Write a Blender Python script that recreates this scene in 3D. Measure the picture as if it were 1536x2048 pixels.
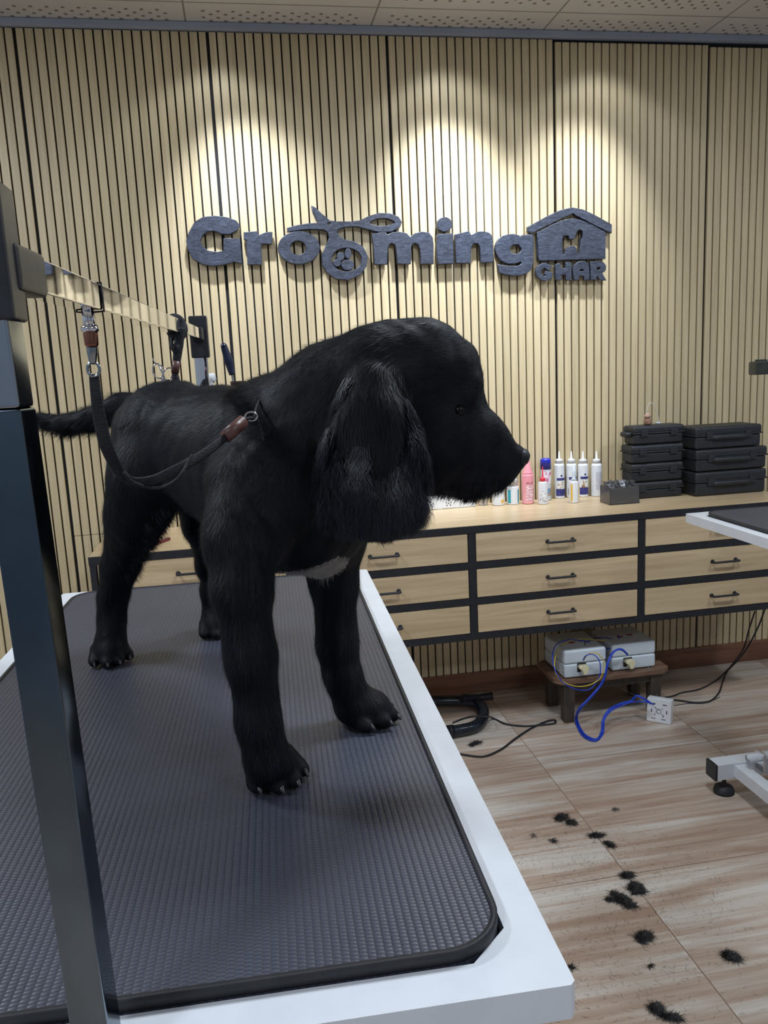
import bpy, bmesh, math, random
import numpy as np
from mathutils import Vector, Matrix
random.seed(7); rng = np.random.default_rng(7)
for o in list(bpy.data.objects): bpy.data.objects.remove(o)
SC = bpy.context.scene; COL = SC.collection

# ---------------- camera ----------------
F = 1600.47
RT = np.array([0.98355175, -0.17443671, -0.04688052]); UP = np.array([0.07595418, 0.16393252, 0.98354313]); FW = np.array([0.16388079, 0.97092634, -0.17448532])
CAM = np.array([0.0, -3.0, 1.3175])
cd = bpy.data.cameras.new('camera'); cam = bpy.data.objects.new('camera', cd); COL.objects.link(cam)
cd.sensor_fit = 'VERTICAL'; cd.sensor_height = 36.0; cd.lens = F/2048*36.0; cd.clip_start = 0.02
cam.matrix_world = Matrix(((RT[0], UP[0], -FW[0], CAM[0]), (RT[1], UP[1], -FW[1], CAM[1]), (RT[2], UP[2], -FW[2], CAM[2]), (0, 0, 0, 1)))
SC.camera = cam
SC.view_settings.view_transform = 'Standard'; SC.view_settings.look = 'None'; SC.view_settings.gamma = 1
SC.view_settings.exposure = 0.12; SC.view_settings.use_curve_mapping = False

# ---------------- world and lights ----------------
w = bpy.data.worlds.new('world'); SC.world = w; w.use_nodes = True
w.node_tree.nodes['Background'].inputs[0].default_value = (0.6, 0.7, 1.0, 1); w.node_tree.nodes['Background'].inputs[1].default_value = 0.05
def spot(x, y, z, power, size, blend, rad=0.03, col=(0.80, 0.88, 1.0), aim=(0, 0, -1)):
    l = bpy.data.lights.new('spot_light', 'SPOT'); l.energy = power; l.spot_size = math.radians(size); l.spot_blend = blend; l.shadow_soft_size = rad; l.color = col
    o = bpy.data.objects.new('spot_light', l); COL.objects.link(o); o.location = (x, y, z); o.rotation_euler = Vector(aim).to_track_quat('-Z', 'Y').to_euler()
def area(x, y, z, sx, sy, power, col=(0.82, 0.90, 1.0), aim=(0, 0, -1)):
    l = bpy.data.lights.new('ceiling_panel_light', 'AREA'); l.shape = 'RECTANGLE'; l.size = sx; l.size_y = sy; l.energy = power; l.color = col
    o = bpy.data.objects.new('ceiling_panel_light', l); COL.objects.link(o); o.location = (x, y, z); o.rotation_euler = Vector(aim).to_track_quat('-Z', 'Y').to_euler()
for (x, p, q, dx) in [(0.0, 2.4, 76, 0.12), (0.80, 3.0, 100, 0.0), (1.38, 2.6, 60, -0.12)]:
    spot(x, -0.19, 2.47, p, 118, 0.3)
    spot(x, -0.40, 2.46, q, 66, 1.0, aim=(dx, 0.36, -0.74))
for (x, y, pw) in [(-1.2, -1.5, 23), (0.75, -1.75, 20), (2.3, -1.7, 18), (-1.3, -3.8, 22), (1.2, -3.9, 17)]:
    area(x, y, 2.47, 0.3, 0.3, pw)

# ---------------- helpers ----------------
def ray(px, py): return FW + RT*(px-768)/F - UP*(py-1024)/F
def P(px, py, Y):
    d = ray(px, py); return CAM + d*(Y/d[1])
def PZ(px, py, z):
    d = ray(px, py); return CAM + d*((z-CAM[2])/d[2])
def dep(p): return float((np.array(p)-CAM)@FW)

def mat(name, col, rough=0.5, metal=0.0, spec=0.5, coat=0.0, alpha=1.0, emit=None):
    m = bpy.data.materials.new(name); m.use_nodes = True; b = m.node_tree.nodes['Principled BSDF']
    b.inputs['Base Color'].default_value = (*col, 1); b.inputs['Roughness'].default_value = rough; b.inputs['Metallic'].default_value = metal
    b.inputs['Specular IOR Level'].default_value = spec; b.inputs['Coat Weight'].default_value = coat
    return m
def nodes(m): return m.node_tree.nodes, m.node_tree.links, m.node_tree.nodes['Principled BSDF']
def noise_mat(name, c1, c2, scale=(1, 1, 1), nscale=5, rough=0.5, bump=0.0, detail=6, p0=0.35, p1=0.65, metal=0, spec=0.5, rr=None):
    m = mat(name, c1, rough, metal, spec); N, L, B = nodes(m)
    tc = N.new('ShaderNodeTexCoord'); mp = N.new('ShaderNodeMapping'); mp.inputs['Scale'].default_value = scale
    nz = N.new('ShaderNodeTexNoise'); nz.inputs['Scale'].default_value = nscale; nz.inputs['Detail'].default_value = detail
    cr = N.new('ShaderNodeValToRGB'); cr.color_ramp.elements[0].color = (*c1, 1); cr.color_ramp.elements[1].color = (*c2, 1)
    cr.color_ramp.elements[0].position = p0; cr.color_ramp.elements[1].position = p1
    L.new(tc.outputs['Object'], mp.inputs[0]); L.new(mp.outputs[0], nz.inputs['Vector']); L.new(nz.outputs[0], cr.inputs[0]); L.new(cr.outputs[0], B.inputs['Base Color'])
    if rr:
        mr = N.new('ShaderNodeMapRange'); mr.inputs['To Min'].default_value = rr[0]; mr.inputs['To Max'].default_value = rr[1]; L.new(nz.outputs[0], mr.inputs[0]); L.new(mr.outputs[0], B.inputs['Roughness'])
    if bump:
        bp = N.new('ShaderNodeBump'); bp.inputs['Strength'].default_value = bump; bp.inputs['Distance'].default_value = 0.002; L.new(nz.outputs[0], bp.inputs['Height']); L.new(bp.outputs[0], B.inputs['Normal'])
    return m

def mesh_obj(name, bm, m, parent=None, smooth=True, ang=40, keep=False):
    me = bpy.data.meshes.new(name)
    if smooth:
        for f in bm.faces: f.smooth = True
        ca = math.radians(ang)
        for e in bm.edges:
            if len(e.link_faces) == 2 and e.calc_face_angle(0) > ca: e.smooth = False
    bm.to_mesh(me); bm.free()
    for mm in (m if isinstance(m, (list, tuple)) else [m]): me.materials.append(mm)
    o = bpy.data.objects.new(name, me); COL.objects.link(o)
    if smooth: wn = o.modifiers.new('weighted', 'WEIGHTED_NORMAL'); wn.keep_sharp = True; wn.weight = 100
    if parent: o.parent = parent; o.matrix_parent_inverse = parent.matrix_basis.inverted() if not keep else Matrix()
    return o
def thing(name, label, cat, loc=(0, 0, 0), group=None, rz=0):
    o = bpy.data.objects.new(name, None); COL.objects.link(o); o.empty_display_size = 0.05
    o.location = loc; o.rotation_euler = (0, 0, rz); o['label'] = label; o['category'] = cat
    if group: o['group'] = group
    return o
def tag(o, label, cat, group=None):
    o['label'] = label; o['category'] = cat
    if group: o['group'] = group
    return o
def struct(o): o['kind'] = 'structure'; return o
def B_(): return bmesh.new()
def box(bm, c, s, bev=0.0, seg=2, M=None, mi=0):
    r = bmesh.ops.create_cube(bm, size=1.0); vs = r['verts']
    for v in vs: v.co = Vector((v.co.x*s[0], v.co.y*s[1], v.co.z*s[2]))
    fs = list({f for v in vs for f in v.link_faces})
    if bev > 0:
        es = list({e for v in vs for e in v.link_edges})
        rr = bmesh.ops.bevel(bm, geom=es, offset=bev, segments=seg, profile=0.5, affect='EDGES'); 
        vs = list({v for f in rr['faces'] for v in f.verts} | {v for v in vs if v.is_valid})
        fs = list({f for v in vs for f in v.link_faces})
    for v in vs:
        v.co = v.co + Vector(c)
        if M is not None: v.co = M @ v.co
    for f in fs: f.material_index = mi
    return vs
def beam(bm, a, b, w, h, bev=0.0, up=(0, 0, 1)):
    a = Vector(a); b = Vector(b); d = b-a; L = d.length; x = d.normalized(); y = Vector(up).cross(x)
    if y.length < 1e-4: y = Vector((0, 1, 0))
    y.normalize(); z = x.cross(y)
    M = Matrix(((x[0], y[0], z[0], a[0]), (x[1], y[1], z[1], a[1]), (x[2], y[2], z[2], a[2]), (0, 0, 0, 1)))
    return box(bm, (L/2, 0, 0), (L, w, h), bev, 2, M)
def lathe(bm, c, prof, n=24, M=None, cap=True):
    rings = []
    for (r, z) in prof:
        ring = []
        for i in range(n):
            a = 2*math.pi*i/n; v = Vector((r*math.cos(a), r*math.sin(a), z))
            if M is not None: v = M @ v
            ring.append(bm.verts.new(v+Vector(c)))
        rings.append(ring)
    for a, b in zip(rings[:-1], rings[1:]):
        for i in range(n): bm.faces.new((a[i], a[(i+1) % n], b[(i+1) % n], b[i]))
    if cap:
        if prof[0][0] > 1e-5: bm.faces.new(list(reversed(rings[0])))
        if prof[-1][0] > 1e-5: bm.faces.new(rings[-1])
    return rings
def catmull(pts, sub=8, closed=False):
    p = [np.array(q, float) for q in pts]; n = len(p); out = []
    for i in range(n if closed else n-1):
        if closed: a, b, c, d = p[i-1], p[i], p[(i+1) % n], p[(i+2) % n]
        else: a, b, c, d = p[max(i-1, 0)], p[i], p[i+1], p[min(i+2, n-1)]
        for k in range(sub):
            t = k/sub; out.append(0.5*((2*b)+(c-a)*t+(2*a-5*b+4*c-d)*t*t+(3*b-a-3*c+d)*t**3))
    if not closed: out.append(p[-1])
    return out
def tube(bm, pts, r, n=8, closed=False, flat=1.0, nrm=None, sub=8, smooth=True, caps=True):
    q = catmull(pts, sub, closed) if smooth else [np.array(p, float) for p in pts]
    m = len(q); rings = []; prev = None
    rad = r if hasattr(r, '__len__') else None
    for i in range(m):
        t = q[(i+1) % m]-q[i-1] if closed else q[min(i+1, m-1)]-q[max(i-1, 0)]
        t = t/(np.linalg.norm(t)+1e-9)
        if nrm is not None: u = np.array(nrm, float)
        else: u = prev if prev is not None else (np.array([0, 0, 1.]) if abs(t[2]) < .9 else np.array([1., 0, 0]))
        u = u - t*(u@t); u /= np.linalg.norm(u)+1e-9; v = np.cross(t, u); prev = u
        rr = np.interp(i/(m-1), np.linspace(0, 1, len(rad)), rad) if rad is not None else r
        rings.append([bm.verts.new(q[i]+rr*(math.cos(2*math.pi*k/n)*v+flat*math.sin(2*math.pi*k/n)*u)) for k in range(n)])
    for i in range(m if closed else m-1):
        a, b = rings[i], rings[(i+1) % m]
        for k in range(n): bm.faces.new((a[k], a[(k+1) % n], b[(k+1) % n], b[k]))
    if not closed and caps: bm.faces.new(list(reversed(rings[0]))); bm.faces.new(rings[-1])
def prism(bm, poly, z0, z1, M=None):
    lo = [bm.verts.new(Vector((x, y, z0))) for x, y in poly]; hi = [bm.verts.new(Vector((x, y, z1))) for x, y in poly]
    n = len(poly)
    bm.faces.new(list(reversed(lo))); bm.faces.new(hi)
    for i in range(n): bm.faces.new((lo[i], lo[(i+1) % n], hi[(i+1) % n], hi[i]))
    if M is not None:
        for v in lo+hi: v.co = M @ v.co
    return lo+hi

# ---------------- materials ----------------
BLK = noise_mat('black_metal', (0.008, 0.010, 0.014), (0.013, 0.015, 0.02), nscale=60, rough=0.42)
BLKP = noise_mat('black_plastic', (0.012, 0.014, 0.018), (0.02, 0.022, 0.028), nscale=90, rough=0.4, bump=0.1)
CASE = noise_mat('case_plastic', (0.012, 0.014, 0.018), (0.022, 0.024, 0.028), nscale=140, rough=0.5, bump=0.25)
RUB = noise_mat('black_rubber', (0.012, 0.013, 0.016), (0.02, 0.02, 0.024), nscale=60, rough=0.6)
STRAP = noise_mat('woven_strap', (0.008, 0.008, 0.012), (0.02, 0.02, 0.026), scale=(1, 1, 6), nscale=180, rough=0.75, bump=0.6)
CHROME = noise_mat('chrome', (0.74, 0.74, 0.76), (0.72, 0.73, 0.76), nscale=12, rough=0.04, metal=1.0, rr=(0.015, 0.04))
CHROME_DREFL = noise_mat('chrome_dark_reflection', (0.17, 0.21, 0.25), (0.07, 0.10, 0.13), nscale=4, rough=0.16, metal=1.0, rr=(0.08, 0.2))  # near post chrome: reflection of dark surroundings painted into the base colour
ICH = noise_mat('satin_chrome', (0.36, 0.40, 0.44), (0.28, 0.31, 0.35), nscale=5, rough=0.15, metal=1.0, rr=(0.10, 0.2))
WHITE = noise_mat('white_enamel', (0.68, 0.71, 0.75), (0.64, 0.67, 0.71), nscale=30, rough=0.3, bump=0.08)
WPL = noise_mat('white_plastic', (0.78, 0.79, 0.80), (0.72, 0.74, 0.76), nscale=14, rough=0.35)
GREYP = noise_mat('pale_grey_plastic', (0.62, 0.68, 0.72), (0.55, 0.61, 0.66), nscale=9, rough=0.4)
BEIGE = mat('cream_plastic', (0.72, 0.66, 0.42), 0.4)
BROWN = noise_mat('brown_leather', (0.09, 0.035, 0.03), (0.14, 0.06, 0.05), nscale=80, rough=0.4)
DWOOD = noise_mat('dark_stool_wood', (0.035, 0.027, 0.02), (0.075, 0.055, 0.04), scale=(1, 1, 0.15), nscale=40, rough=0.6)
TWOOD = noise_mat('stool_top_wood', (0.12, 0.065, 0.04), (0.22, 0.13, 0.08), scale=(0.2, 1, 1), nscale=40, rough=0.45)
BASEW = noise_mat('baseboard_wood', (0.16, 0.07, 0.04), (0.26, 0.12, 0.07), scale=(0.06, 1, 1), nscale=40, rough=0.45)
BLUEW = mat('blue_wire', (0.01, 0.05, 0.48), 0.35); YELW = mat('yellow_wire', (0.62, 0.47, 0.06), 0.35)
NAVYW = mat('navy_wire', (0.02, 0.03, 0.16), 0.35); DARKC = mat('black_cord', (0.012, 0.012, 0.015), 0.45)

def slat_wood():
    m = mat('oak_slat_veneer', (0.6, 0.5, 0.33), 0.42, spec=0.4); N, L, B = nodes(m)
    tc = N.new('ShaderNodeTexCoord'); mp = N.new('ShaderNodeMapping'); mp.inputs['Scale'].default_value = (60, 60, 1.6)
    nz = N.new('ShaderNodeTexNoise'); nz.inputs['Scale'].default_value = 2.2; nz.inputs['Detail'].default_value = 8; nz.inputs['Roughness'].default_value = 0.6
    L.new(tc.outputs['Object'], mp.inputs[0]); L.new(mp.outputs[0], nz.inputs['Vector'])
    cr = N.new('ShaderNodeValToRGB'); e = cr.color_ramp.elements; e[0].position = 0.3; e[0].color = (0.53, 0.42, 0.24, 1); e[1].position = 0.7; e[1].color = (0.68, 0.565, 0.36, 1)
    L.new(nz.outputs[0], cr.inputs[0])
    at = N.new('ShaderNodeAttribute'); at.attribute_name = 'tone'
    mr = N.new('ShaderNodeMapRange'); mr.inputs['To Min'].default_value = 0.90; mr.inputs['To Max'].default_value = 1.06
    L.new(at.outputs['Fac'], mr.inputs[0])
    mx = N.new('ShaderNodeVectorMath'); mx.operation = 'SCALE'; L.new(cr.outputs[0], mx.inputs[0]); L.new(mr.outputs[0], mx.inputs['Scale']); L.new(mx.outputs[0], B.inputs['Base Color'])
    return m
SLAT = slat_wood()
def oak(name, sc, a=(0.45, 0.33, 0.19), b=(0.60, 0.46, 0.285), rough=0.42):
    m = mat(name, a, rough, spec=0.4); N, L, B = nodes(m)
    tc = N.new('ShaderNodeTexCoord'); mp = N.new('ShaderNodeMapping'); mp.inputs['Scale'].default_value = sc
    nz = N.new('ShaderNodeTexNoise'); nz.inputs['Scale'].default_value = 3; nz.inputs['Detail'].default_value = 9; nz.inputs['Distortion'].default_value = 1.0
    oi = N.new('ShaderNodeObjectInfo'); ad = N.new('ShaderNodeVectorMath'); ad.operation = 'ADD'
    sc2 = N.new('ShaderNodeVectorMath'); sc2.operation = 'SCALE'; sc2.inputs[0].default_value = (7, 13, 5); L.new(oi.outputs['Random'], sc2.inputs['Scale'])
    L.new(tc.outputs['Object'], mp.inputs[0]); L.new(mp.outputs[0], ad.inputs[0]); L.new(sc2.outputs[0], ad.inputs[1]); L.new(ad.outputs[0], nz.inputs['Vector'])
    cr = N.new('ShaderNodeValToRGB'); e = cr.color_ramp.elements; e[0].position = 0.3; e[0].color = (*a, 1); e[1].position = 0.68; e[1].color = (*b, 1)
    L.new(nz.outputs[0], cr.inputs[0]); L.new(cr.outputs[0], B.inputs['Base Color'])
    return m
OAK = oak('oak_laminate', (0.8, 14, 14)); OAKTOP = oak('oak_worktop', (0.9, 16, 16), (0.48, 0.35, 0.20), (0.62, 0.47, 0.29), 0.33)

# ---------------- floor ----------------
def floor_mat():
    m = mat('wood_look_floor_tile', (0.5, 0.42, 0.35), 0.35, spec=0.4); N, L, B = nodes(m)
    tc = N.new('ShaderNodeTexCoord')
    # tile id for a different streak per tile
    sep = N.new('ShaderNodeSeparateXYZ'); L.new(tc.outputs['Object'], sep.inputs[0])
    def M(op, a, b=None, c=None):
        n = N.new('ShaderNodeMath'); n.operation = op
        for i, v in enumerate([a, b, c]):
            if v is None: continue
            if isinstance(v, (int, float)): n.inputs[i].default_value = v
            else: L.new(v, n.inputs[i])
        return n.outputs[0]
    tx = M('DIVIDE', M('SUBTRACT', sep.outputs[0], 0.888-0.612*10), 0.612); ty = M('DIVIDE', M('ADD', sep.outputs[1], 1.248+0.612*10), 0.612)
    fx = M('FRACT', tx); fy = M('FRACT', ty); ix = M('FLOOR', tx); iy = M('FLOOR', ty)
    cmb = N.new('ShaderNodeCombineXYZ'); L.new(M('MULTIPLY', ix, 3.7), cmb.inputs[0]); L.new(M('MULTIPLY', iy, 5.3), cmb.inputs[1]); L.new(M('ADD', M('MULTIPLY', ix, 1.3), iy), cmb.inputs[2])
    def nz(sc, dist, det, s=1.0):
        mp = N.new('ShaderNodeMapping'); mp.inputs['Scale'].default_value = sc; L.new(tc.outputs['Object'], mp.inputs[0])
        ad = N.new('ShaderNodeVectorMath'); ad.operation = 'ADD'; L.new(mp.outputs[0], ad.inputs[0]); L.new(cmb.outputs[0], ad.inputs[1])
        n = N.new('ShaderNodeTexNoise'); n.inputs['Scale'].default_value = s; n.inputs['Detail'].default_value = det; n.inputs['Distortion'].default_value = dist; n.inputs['Roughness'].default_value = 0.6; L.new(ad.outputs[0], n.inputs['Vector']); return n.outputs[0]
    a = nz((1.3, 14, 1), 0.5, 7); b = nz((2.0, 60, 1), 0.4, 5); c = nz((0.7, 7, 1), 0.8, 4)
    r1 = N.new('ShaderNodeValToRGB'); e = r1.color_ramp.elements
    e[0].position = 0.15; e[0].color = (0.36, 0.245, 0.18, 1); e[1].position = 0.85; e[1].color = (0.62, 0.57, 0.51, 1)
    k = r1.color_ramp.elements.new(0.42); k.color = (0.45, 0.345, 0.27, 1); k = r1.color_ramp.elements.new(0.54); k.color = (0.50, 0.415, 0.345, 1)
    mixv = M('ADD', M('MULTIPLY', a, 0.55), M('ADD', M('MULTIPLY', b, 0.25), M('MULTIPLY', c, 0.2)))
    st = N.new('ShaderNodeMapRange'); st.inputs['From Min'].default_value = 0.36; st.inputs['From Max'].default_value = 0.64; L.new(mixv, st.inputs[0])
    L.new(st.outputs[0], r1.inputs[0])
    # dust
    n2 = N.new('ShaderNodeTexNoise'); n2.inputs['Scale'].default_value = 1.8; n2.inputs['Detail'].default_value = 8; L.new(tc.outputs['Object'], n2.inputs['Vector'])
    # grout
    ex = M('MINIMUM', fx, M('SUBTRACT', 1.0, fx)); ey = M('MINIMUM', fy, M('SUBTRACT', 1.0, fy)); g = M('LESS_THAN', M('MINIMUM', ex, ey), 0.0020)
    mx = N.new('ShaderNodeMix'); mx.data_type = 'RGBA'; L.new(g, mx.inputs[0]); L.new(r1.outputs[0], mx.inputs[6]); mx.inputs[7].default_value = (0.21, 0.14, 0.10, 1)
    L.new(mx.outputs[2], B.inputs['Base Color'])
    mr = N.new('ShaderNodeMapRange'); mr.inputs['To Min'].default_value = 0.28; mr.inputs['To Max'].default_value = 0.5; L.new(n2.outputs[0], mr.inputs[0]); L.new(mr.outputs[0], B.inputs['Roughness'])
    bp = N.new('ShaderNodeBump'); bp.inputs['Strength'].default_value = 0.12; bp.inputs['Distance'].default_value = 0.002; L.new(M('SUBTRACT', b, M('MULTIPLY', g, 1.0)), bp.inputs['Height']); L.new(bp.outputs[0], B.inputs['Normal'])
    return m
X0, X1, Y0, Y1, H = -2.3, 3.3, -5.2, 0.012, 2.4974
bm = B_(); box(bm, ((X0+X1)/2, (Y0+Y1)/2, -0.05), (X1-X0, Y1-Y0, 0.1)); struct(mesh_obj('floor', bm, floor_mat(), smooth=False))

def ceil_mat():
    m = mat('perforated_ceiling_tile', (0.6, 0.58, 0.56), 0.8, spec=0.2); N, L, B = nodes(m)
    tc = N.new('ShaderNodeTexCoord'); sep = N.new('ShaderNodeSeparateXYZ'); L.new(tc.outputs['Object'], sep.inputs[0])
    def M(op, a, b=None):
        n = N.new('ShaderNodeMath'); n.operation = op
        for i, v in enumerate([a, b]):
            if v is None: continue
            if isinstance(v, (int, float)): n.inputs[i].default_value = v
            else: L.new(v, n.inputs[i])
        return n.outputs[0]
    T = 0.63
    fx = M('FRACT', M('DIVIDE', M('ADD', sep.outputs[0], 0.09+T*10), T)); fy = M('FRACT', M('DIVIDE', M('ADD', sep.outputs[1], 0.155+T*10), T))
    ex = M('MINIMUM', fx, M('SUBTRACT', 1.0, fx)); ey = M('MINIMUM', fy, M('SUBTRACT', 1.0, fy)); edge = M('MINIMUM', ex, ey)
    line = M('LESS_THAN', edge, 0.005); inner = M('GREATER_THAN', edge, 0.07)
    K = 26.0
    u = M('FRACT', M('MULTIPLY', fx, K)); v = M('FRACT', M('MULTIPLY', fy, K))
    par = M('MODULO', M('ADD', M('FLOOR', M('MULTIPLY', fx, K)), M('FLOOR', M('MULTIPLY', fy, K))), 2.0)
    du = M('SUBTRACT', u, 0.5); dv = M('SUBTRACT', v, 0.5); d = M('SQRT', M('ADD', M('MULTIPLY', du, du), M('MULTIPLY', dv, dv)))
    hole = M('MULTIPLY', M('MULTIPLY', M('LESS_THAN', d, 0.27), M('LESS_THAN', par, 0.5)), inner)
    mx = N.new('ShaderNodeMix'); mx.data_type = 'RGBA'; L.new(hole, mx.inputs[0]); mx.inputs[6].default_value = (0.56, 0.54, 0.52, 1); mx.inputs[7].default_value = (0.2, 0.18, 0.16, 1)
    m2 = N.new('ShaderNodeMix'); m2.data_type = 'RGBA'; L.new(line, m2.inputs[0]); L.new(mx.outputs[2], m2.inputs[6]); m2.inputs[7].default_value = (0.25, 0.24, 0.23, 1)
    L.new(m2.outputs[2], B.inputs['Base Color'])
    bp = N.new('ShaderNodeBump'); bp.inputs['Distance'].default_value = 0.004; bp.inputs['Strength'].default_value = 0.6; L.new(M('SUBTRACT', 1.0, M('MAXIMUM', hole, line)), bp.inputs['Height']); L.new(bp.outputs[0], B.inputs['Normal'])
    return m
bm = B_(); box(bm, ((X0+X1)/2, (Y0+Y1)/2, H+0.03), (X1-X0, Y1-Y0, 0.06)); struct(mesh_obj('ceiling', bm, ceil_mat(), smooth=False))
WALLP = noise_mat('blue_grey_wall_paint', (0.36, 0.40, 0.47), (0.40, 0.44, 0.50), nscale=3, rough=0.7)
bm = B_(); box(bm, (X0-0.05, (Y0+Y1)/2, H/2), (0.1, Y1-Y0, H)); struct(mesh_obj('wall_left', bm, WALLP, smooth=False))
bm = B_(); box(bm, (X1+0.05, (Y0+Y1)/2, H/2), (0.1, Y1-Y0, H)); struct(mesh_obj('wall_right', bm, WALLP, smooth=False))
bm = B_(); box(bm, ((X0+X1)/2, Y0-0.05, H/2), (X1-X0, 0.1, H)); struct(mesh_obj('wall_front', bm, WALLP, smooth=False))

# back wall: oak slats on black felt
BACKF = mat('black_felt_backing', (0.008, 0.008, 0.010), 0.8)
bm = B_(); lay = bm.faces.layers.float.new('tone')
PITCH = 2.475/80; XS = -0.641
i0 = int(math.ceil((X0-XS)/PITCH)); i1 = int((X1-XS)/PITCH)
box(bm, ((X0+X1)/2, Y1+0.03, H/2), (X1-X0, 0.06, H), mi=1)
for i in range(i0, i1):
    xa = XS+i*PITCH; pan = math.floor(i/20)
    l = 0.0055 if i % 20 == 0 else 0.0027; r = 0.0055 if i % 20 == 19 else 0.0027
    top = H-0.026 - (0.008 if pan >= 3 else 0.0) - (0.006 if pan >= 4 else 0)
    segs = [(0.088, 0.7765), (0.778, top)] if (pan == 0 and i < 6) else [(0.088, top)]
    tn = random.random()
    for (za, zb) in segs:
        n0 = len(bm.faces)
        vs = box(bm, ((xa+l+xa+PITCH-r)/2, 0.006, (za+zb)/2), (PITCH-l-r, 0.012, zb-za), 0.0012, 1)
        for f in {f for v in vs for f in v.link_faces}: f[lay] = tn
struct(mesh_obj('wall_back', bm, [SLAT, BACKF], smooth=False))
bm = B_(); box(bm, ((X0+X1)/2, -0.002, H-0.012), (X1-X0, 0.03, 0.022), 0.002); 
struct(mesh_obj('trim_1', bm, noise_mat('grey_blue_cornice', (0.33, 0.37, 0.45), (0.38, 0.42, 0.5), nscale=6, rough=0.5)))
bm = B_(); box(bm, ((X0+X1)/2, 0.0, 0.044), (X1-X0, 0.016, 0.088), 0.003); struct(mesh_obj('baseboard_back', bm, BASEW))

# ---------------- sign ----------------
def sign_mat():
    m = mat('brushed_black_sign_paint', (0.03, 0.035, 0.06), 0.42); N, L, B = nodes(m)
    tc = N.new('ShaderNodeTexCoord'); mp = N.new('ShaderNodeMapping'); mp.inputs['Scale'].default_value = (14, 14, 60); mp.inputs['Rotation'].default_value = (0, 0.25, 0)
    n = N.new('ShaderNodeTexNoise'); n.inputs['Scale'].default_value = 2.4; n.inputs['Detail'].default_value = 10; n.inputs['Roughness'].default_value = 0.75; n.inputs['Distortion'].default_value = 1.4
    cr = N.new('ShaderNodeValToRGB'); e = cr.color_ramp.elements; e[0].position = 0.42; e[0].color = (0.014, 0.018, 0.03, 1); e[1].position = 0.75; e[1].color = (0.10, 0.115, 0.165, 1)
    L.new(tc.outputs['Object'], mp.inputs[0]); L.new(mp.outputs[0], n.inputs['Vector']); L.new(n.outputs[0], cr.inputs[0]); L.new(cr.outputs[0], B.inputs['Base Color'])
    return m
SIGN = sign_mat(); SY = -0.031
sign = thing('wall_sign', 'dark scratched wooden lettering on the slatted wall reading Grooming GHAR with scissors and house', 'sign', (0.6, SY, 1.8))
def c1(p): return P(340+p[0]/3.339, 380+p[1]/3.339, 3+SY)
def c2(p): return P(780+p[0]/3.2, 380+p[1]/3.2, 3+SY)
def smooth_poly(pts):
    n = len(pts); p = [np.array(q, float) for q in pts]; out = []
    cor = []
    for i in range(n):
        a = p[i]-p[i-1]; b = p[(i+1) % n]-p[i]; c = (a@b)/(np.linalg.norm(a)*np.linalg.norm(b)+1e-9); cor.append(c < math.cos(math.radians(52)))
    for i in range(n):
        b, c = p[i], p[(i+1) % n]; a = b if cor[i] else p[i-1]; d = c if cor[(i+1) % n] else p[(i+2) % n]
        for k in range(4):
            t = k/4; out.append(0.5*((2*b)+(c-a)*t+(2*a-5*b+4*c-d)*t*t+(3*b-a-3*c+d)*t**3))
    return out
def ell(cx, cy, rx, ry, n=28): return [(cx+rx*math.cos(2*math.pi*k/n), cy+ry*math.sin(2*math.pi*k/n)) for k in range(n)]
def glyph(name, conv, loops, label=None, th=0.023, raw=()):
    cu = bpy.data.curves.new('tmp', 'CURVE'); cu.dimensions = '2D'; cu.fill_mode = 'BOTH'; cu.extrude = th/2-0.0015; cu.bevel_depth = 0.0015; cu.bevel_resolution = 1
    for j, lp in enumerate(loops):
        pts = lp if len(lp) >= 24 else smooth_poly(lp)
        w3 = [conv(q) for q in pts]
        s = cu.splines.new('POLY'); s.points.add(len(w3)-1); s.use_cyclic_u = True
        for k, q in enumerate(w3): s.points[k].co = (q[0], q[2], 0, 1)
    o = bpy.data.objects.new('tmp', cu); COL.objects.link(o)
    me = bpy.data.meshes.new_from_object(o.evaluated_get(bpy.context.evaluated_depsgraph_get())); bpy.data.objects.remove(o)
    M = Matrix(((1, 0, 0, 0), (0, 0, -1, SY+th/2), (0, 1, 0, 0), (0, 0, 0, 1)))
    me.transform(M); me.materials.clear(); me.materials.append(SIGN); me.name = name
    ob = bpy.data.objects.new(name, me); COL.objects.link(ob); ob.parent = sign; ob.matrix_parent_inverse = Matrix.Translation((-0.6, -SY, -1.8))
    if label: ob['label'] = label
    return ob
glyph('letter', c1, [[(125, 290), (165, 215), (220, 182), (300, 173), (380, 183), (440, 205), (463, 235), (450, 265), (400, 292), (345, 290), (290, 268), (250, 275), (215, 300), (200, 335), (215, 375), (250, 405), (310, 415), (360, 410), (360, 325), (465, 328), (480, 490), (430, 475), (380, 492), (300, 505), (220, 495), (150, 455), (118, 390), (110, 340)]], 'large letter G')
glyph('letter', c1, [[(495, 283), (583, 277), (592, 303), (640, 284), (682, 283), (680, 356), (606, 358), (612, 495), (520, 495), (513, 332), (495, 325)]], 'letter r')
glyph('letter', c1, [ell(861, 385, 138, 108), ell(855, 386, 56, 50)], 'letter o')
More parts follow.
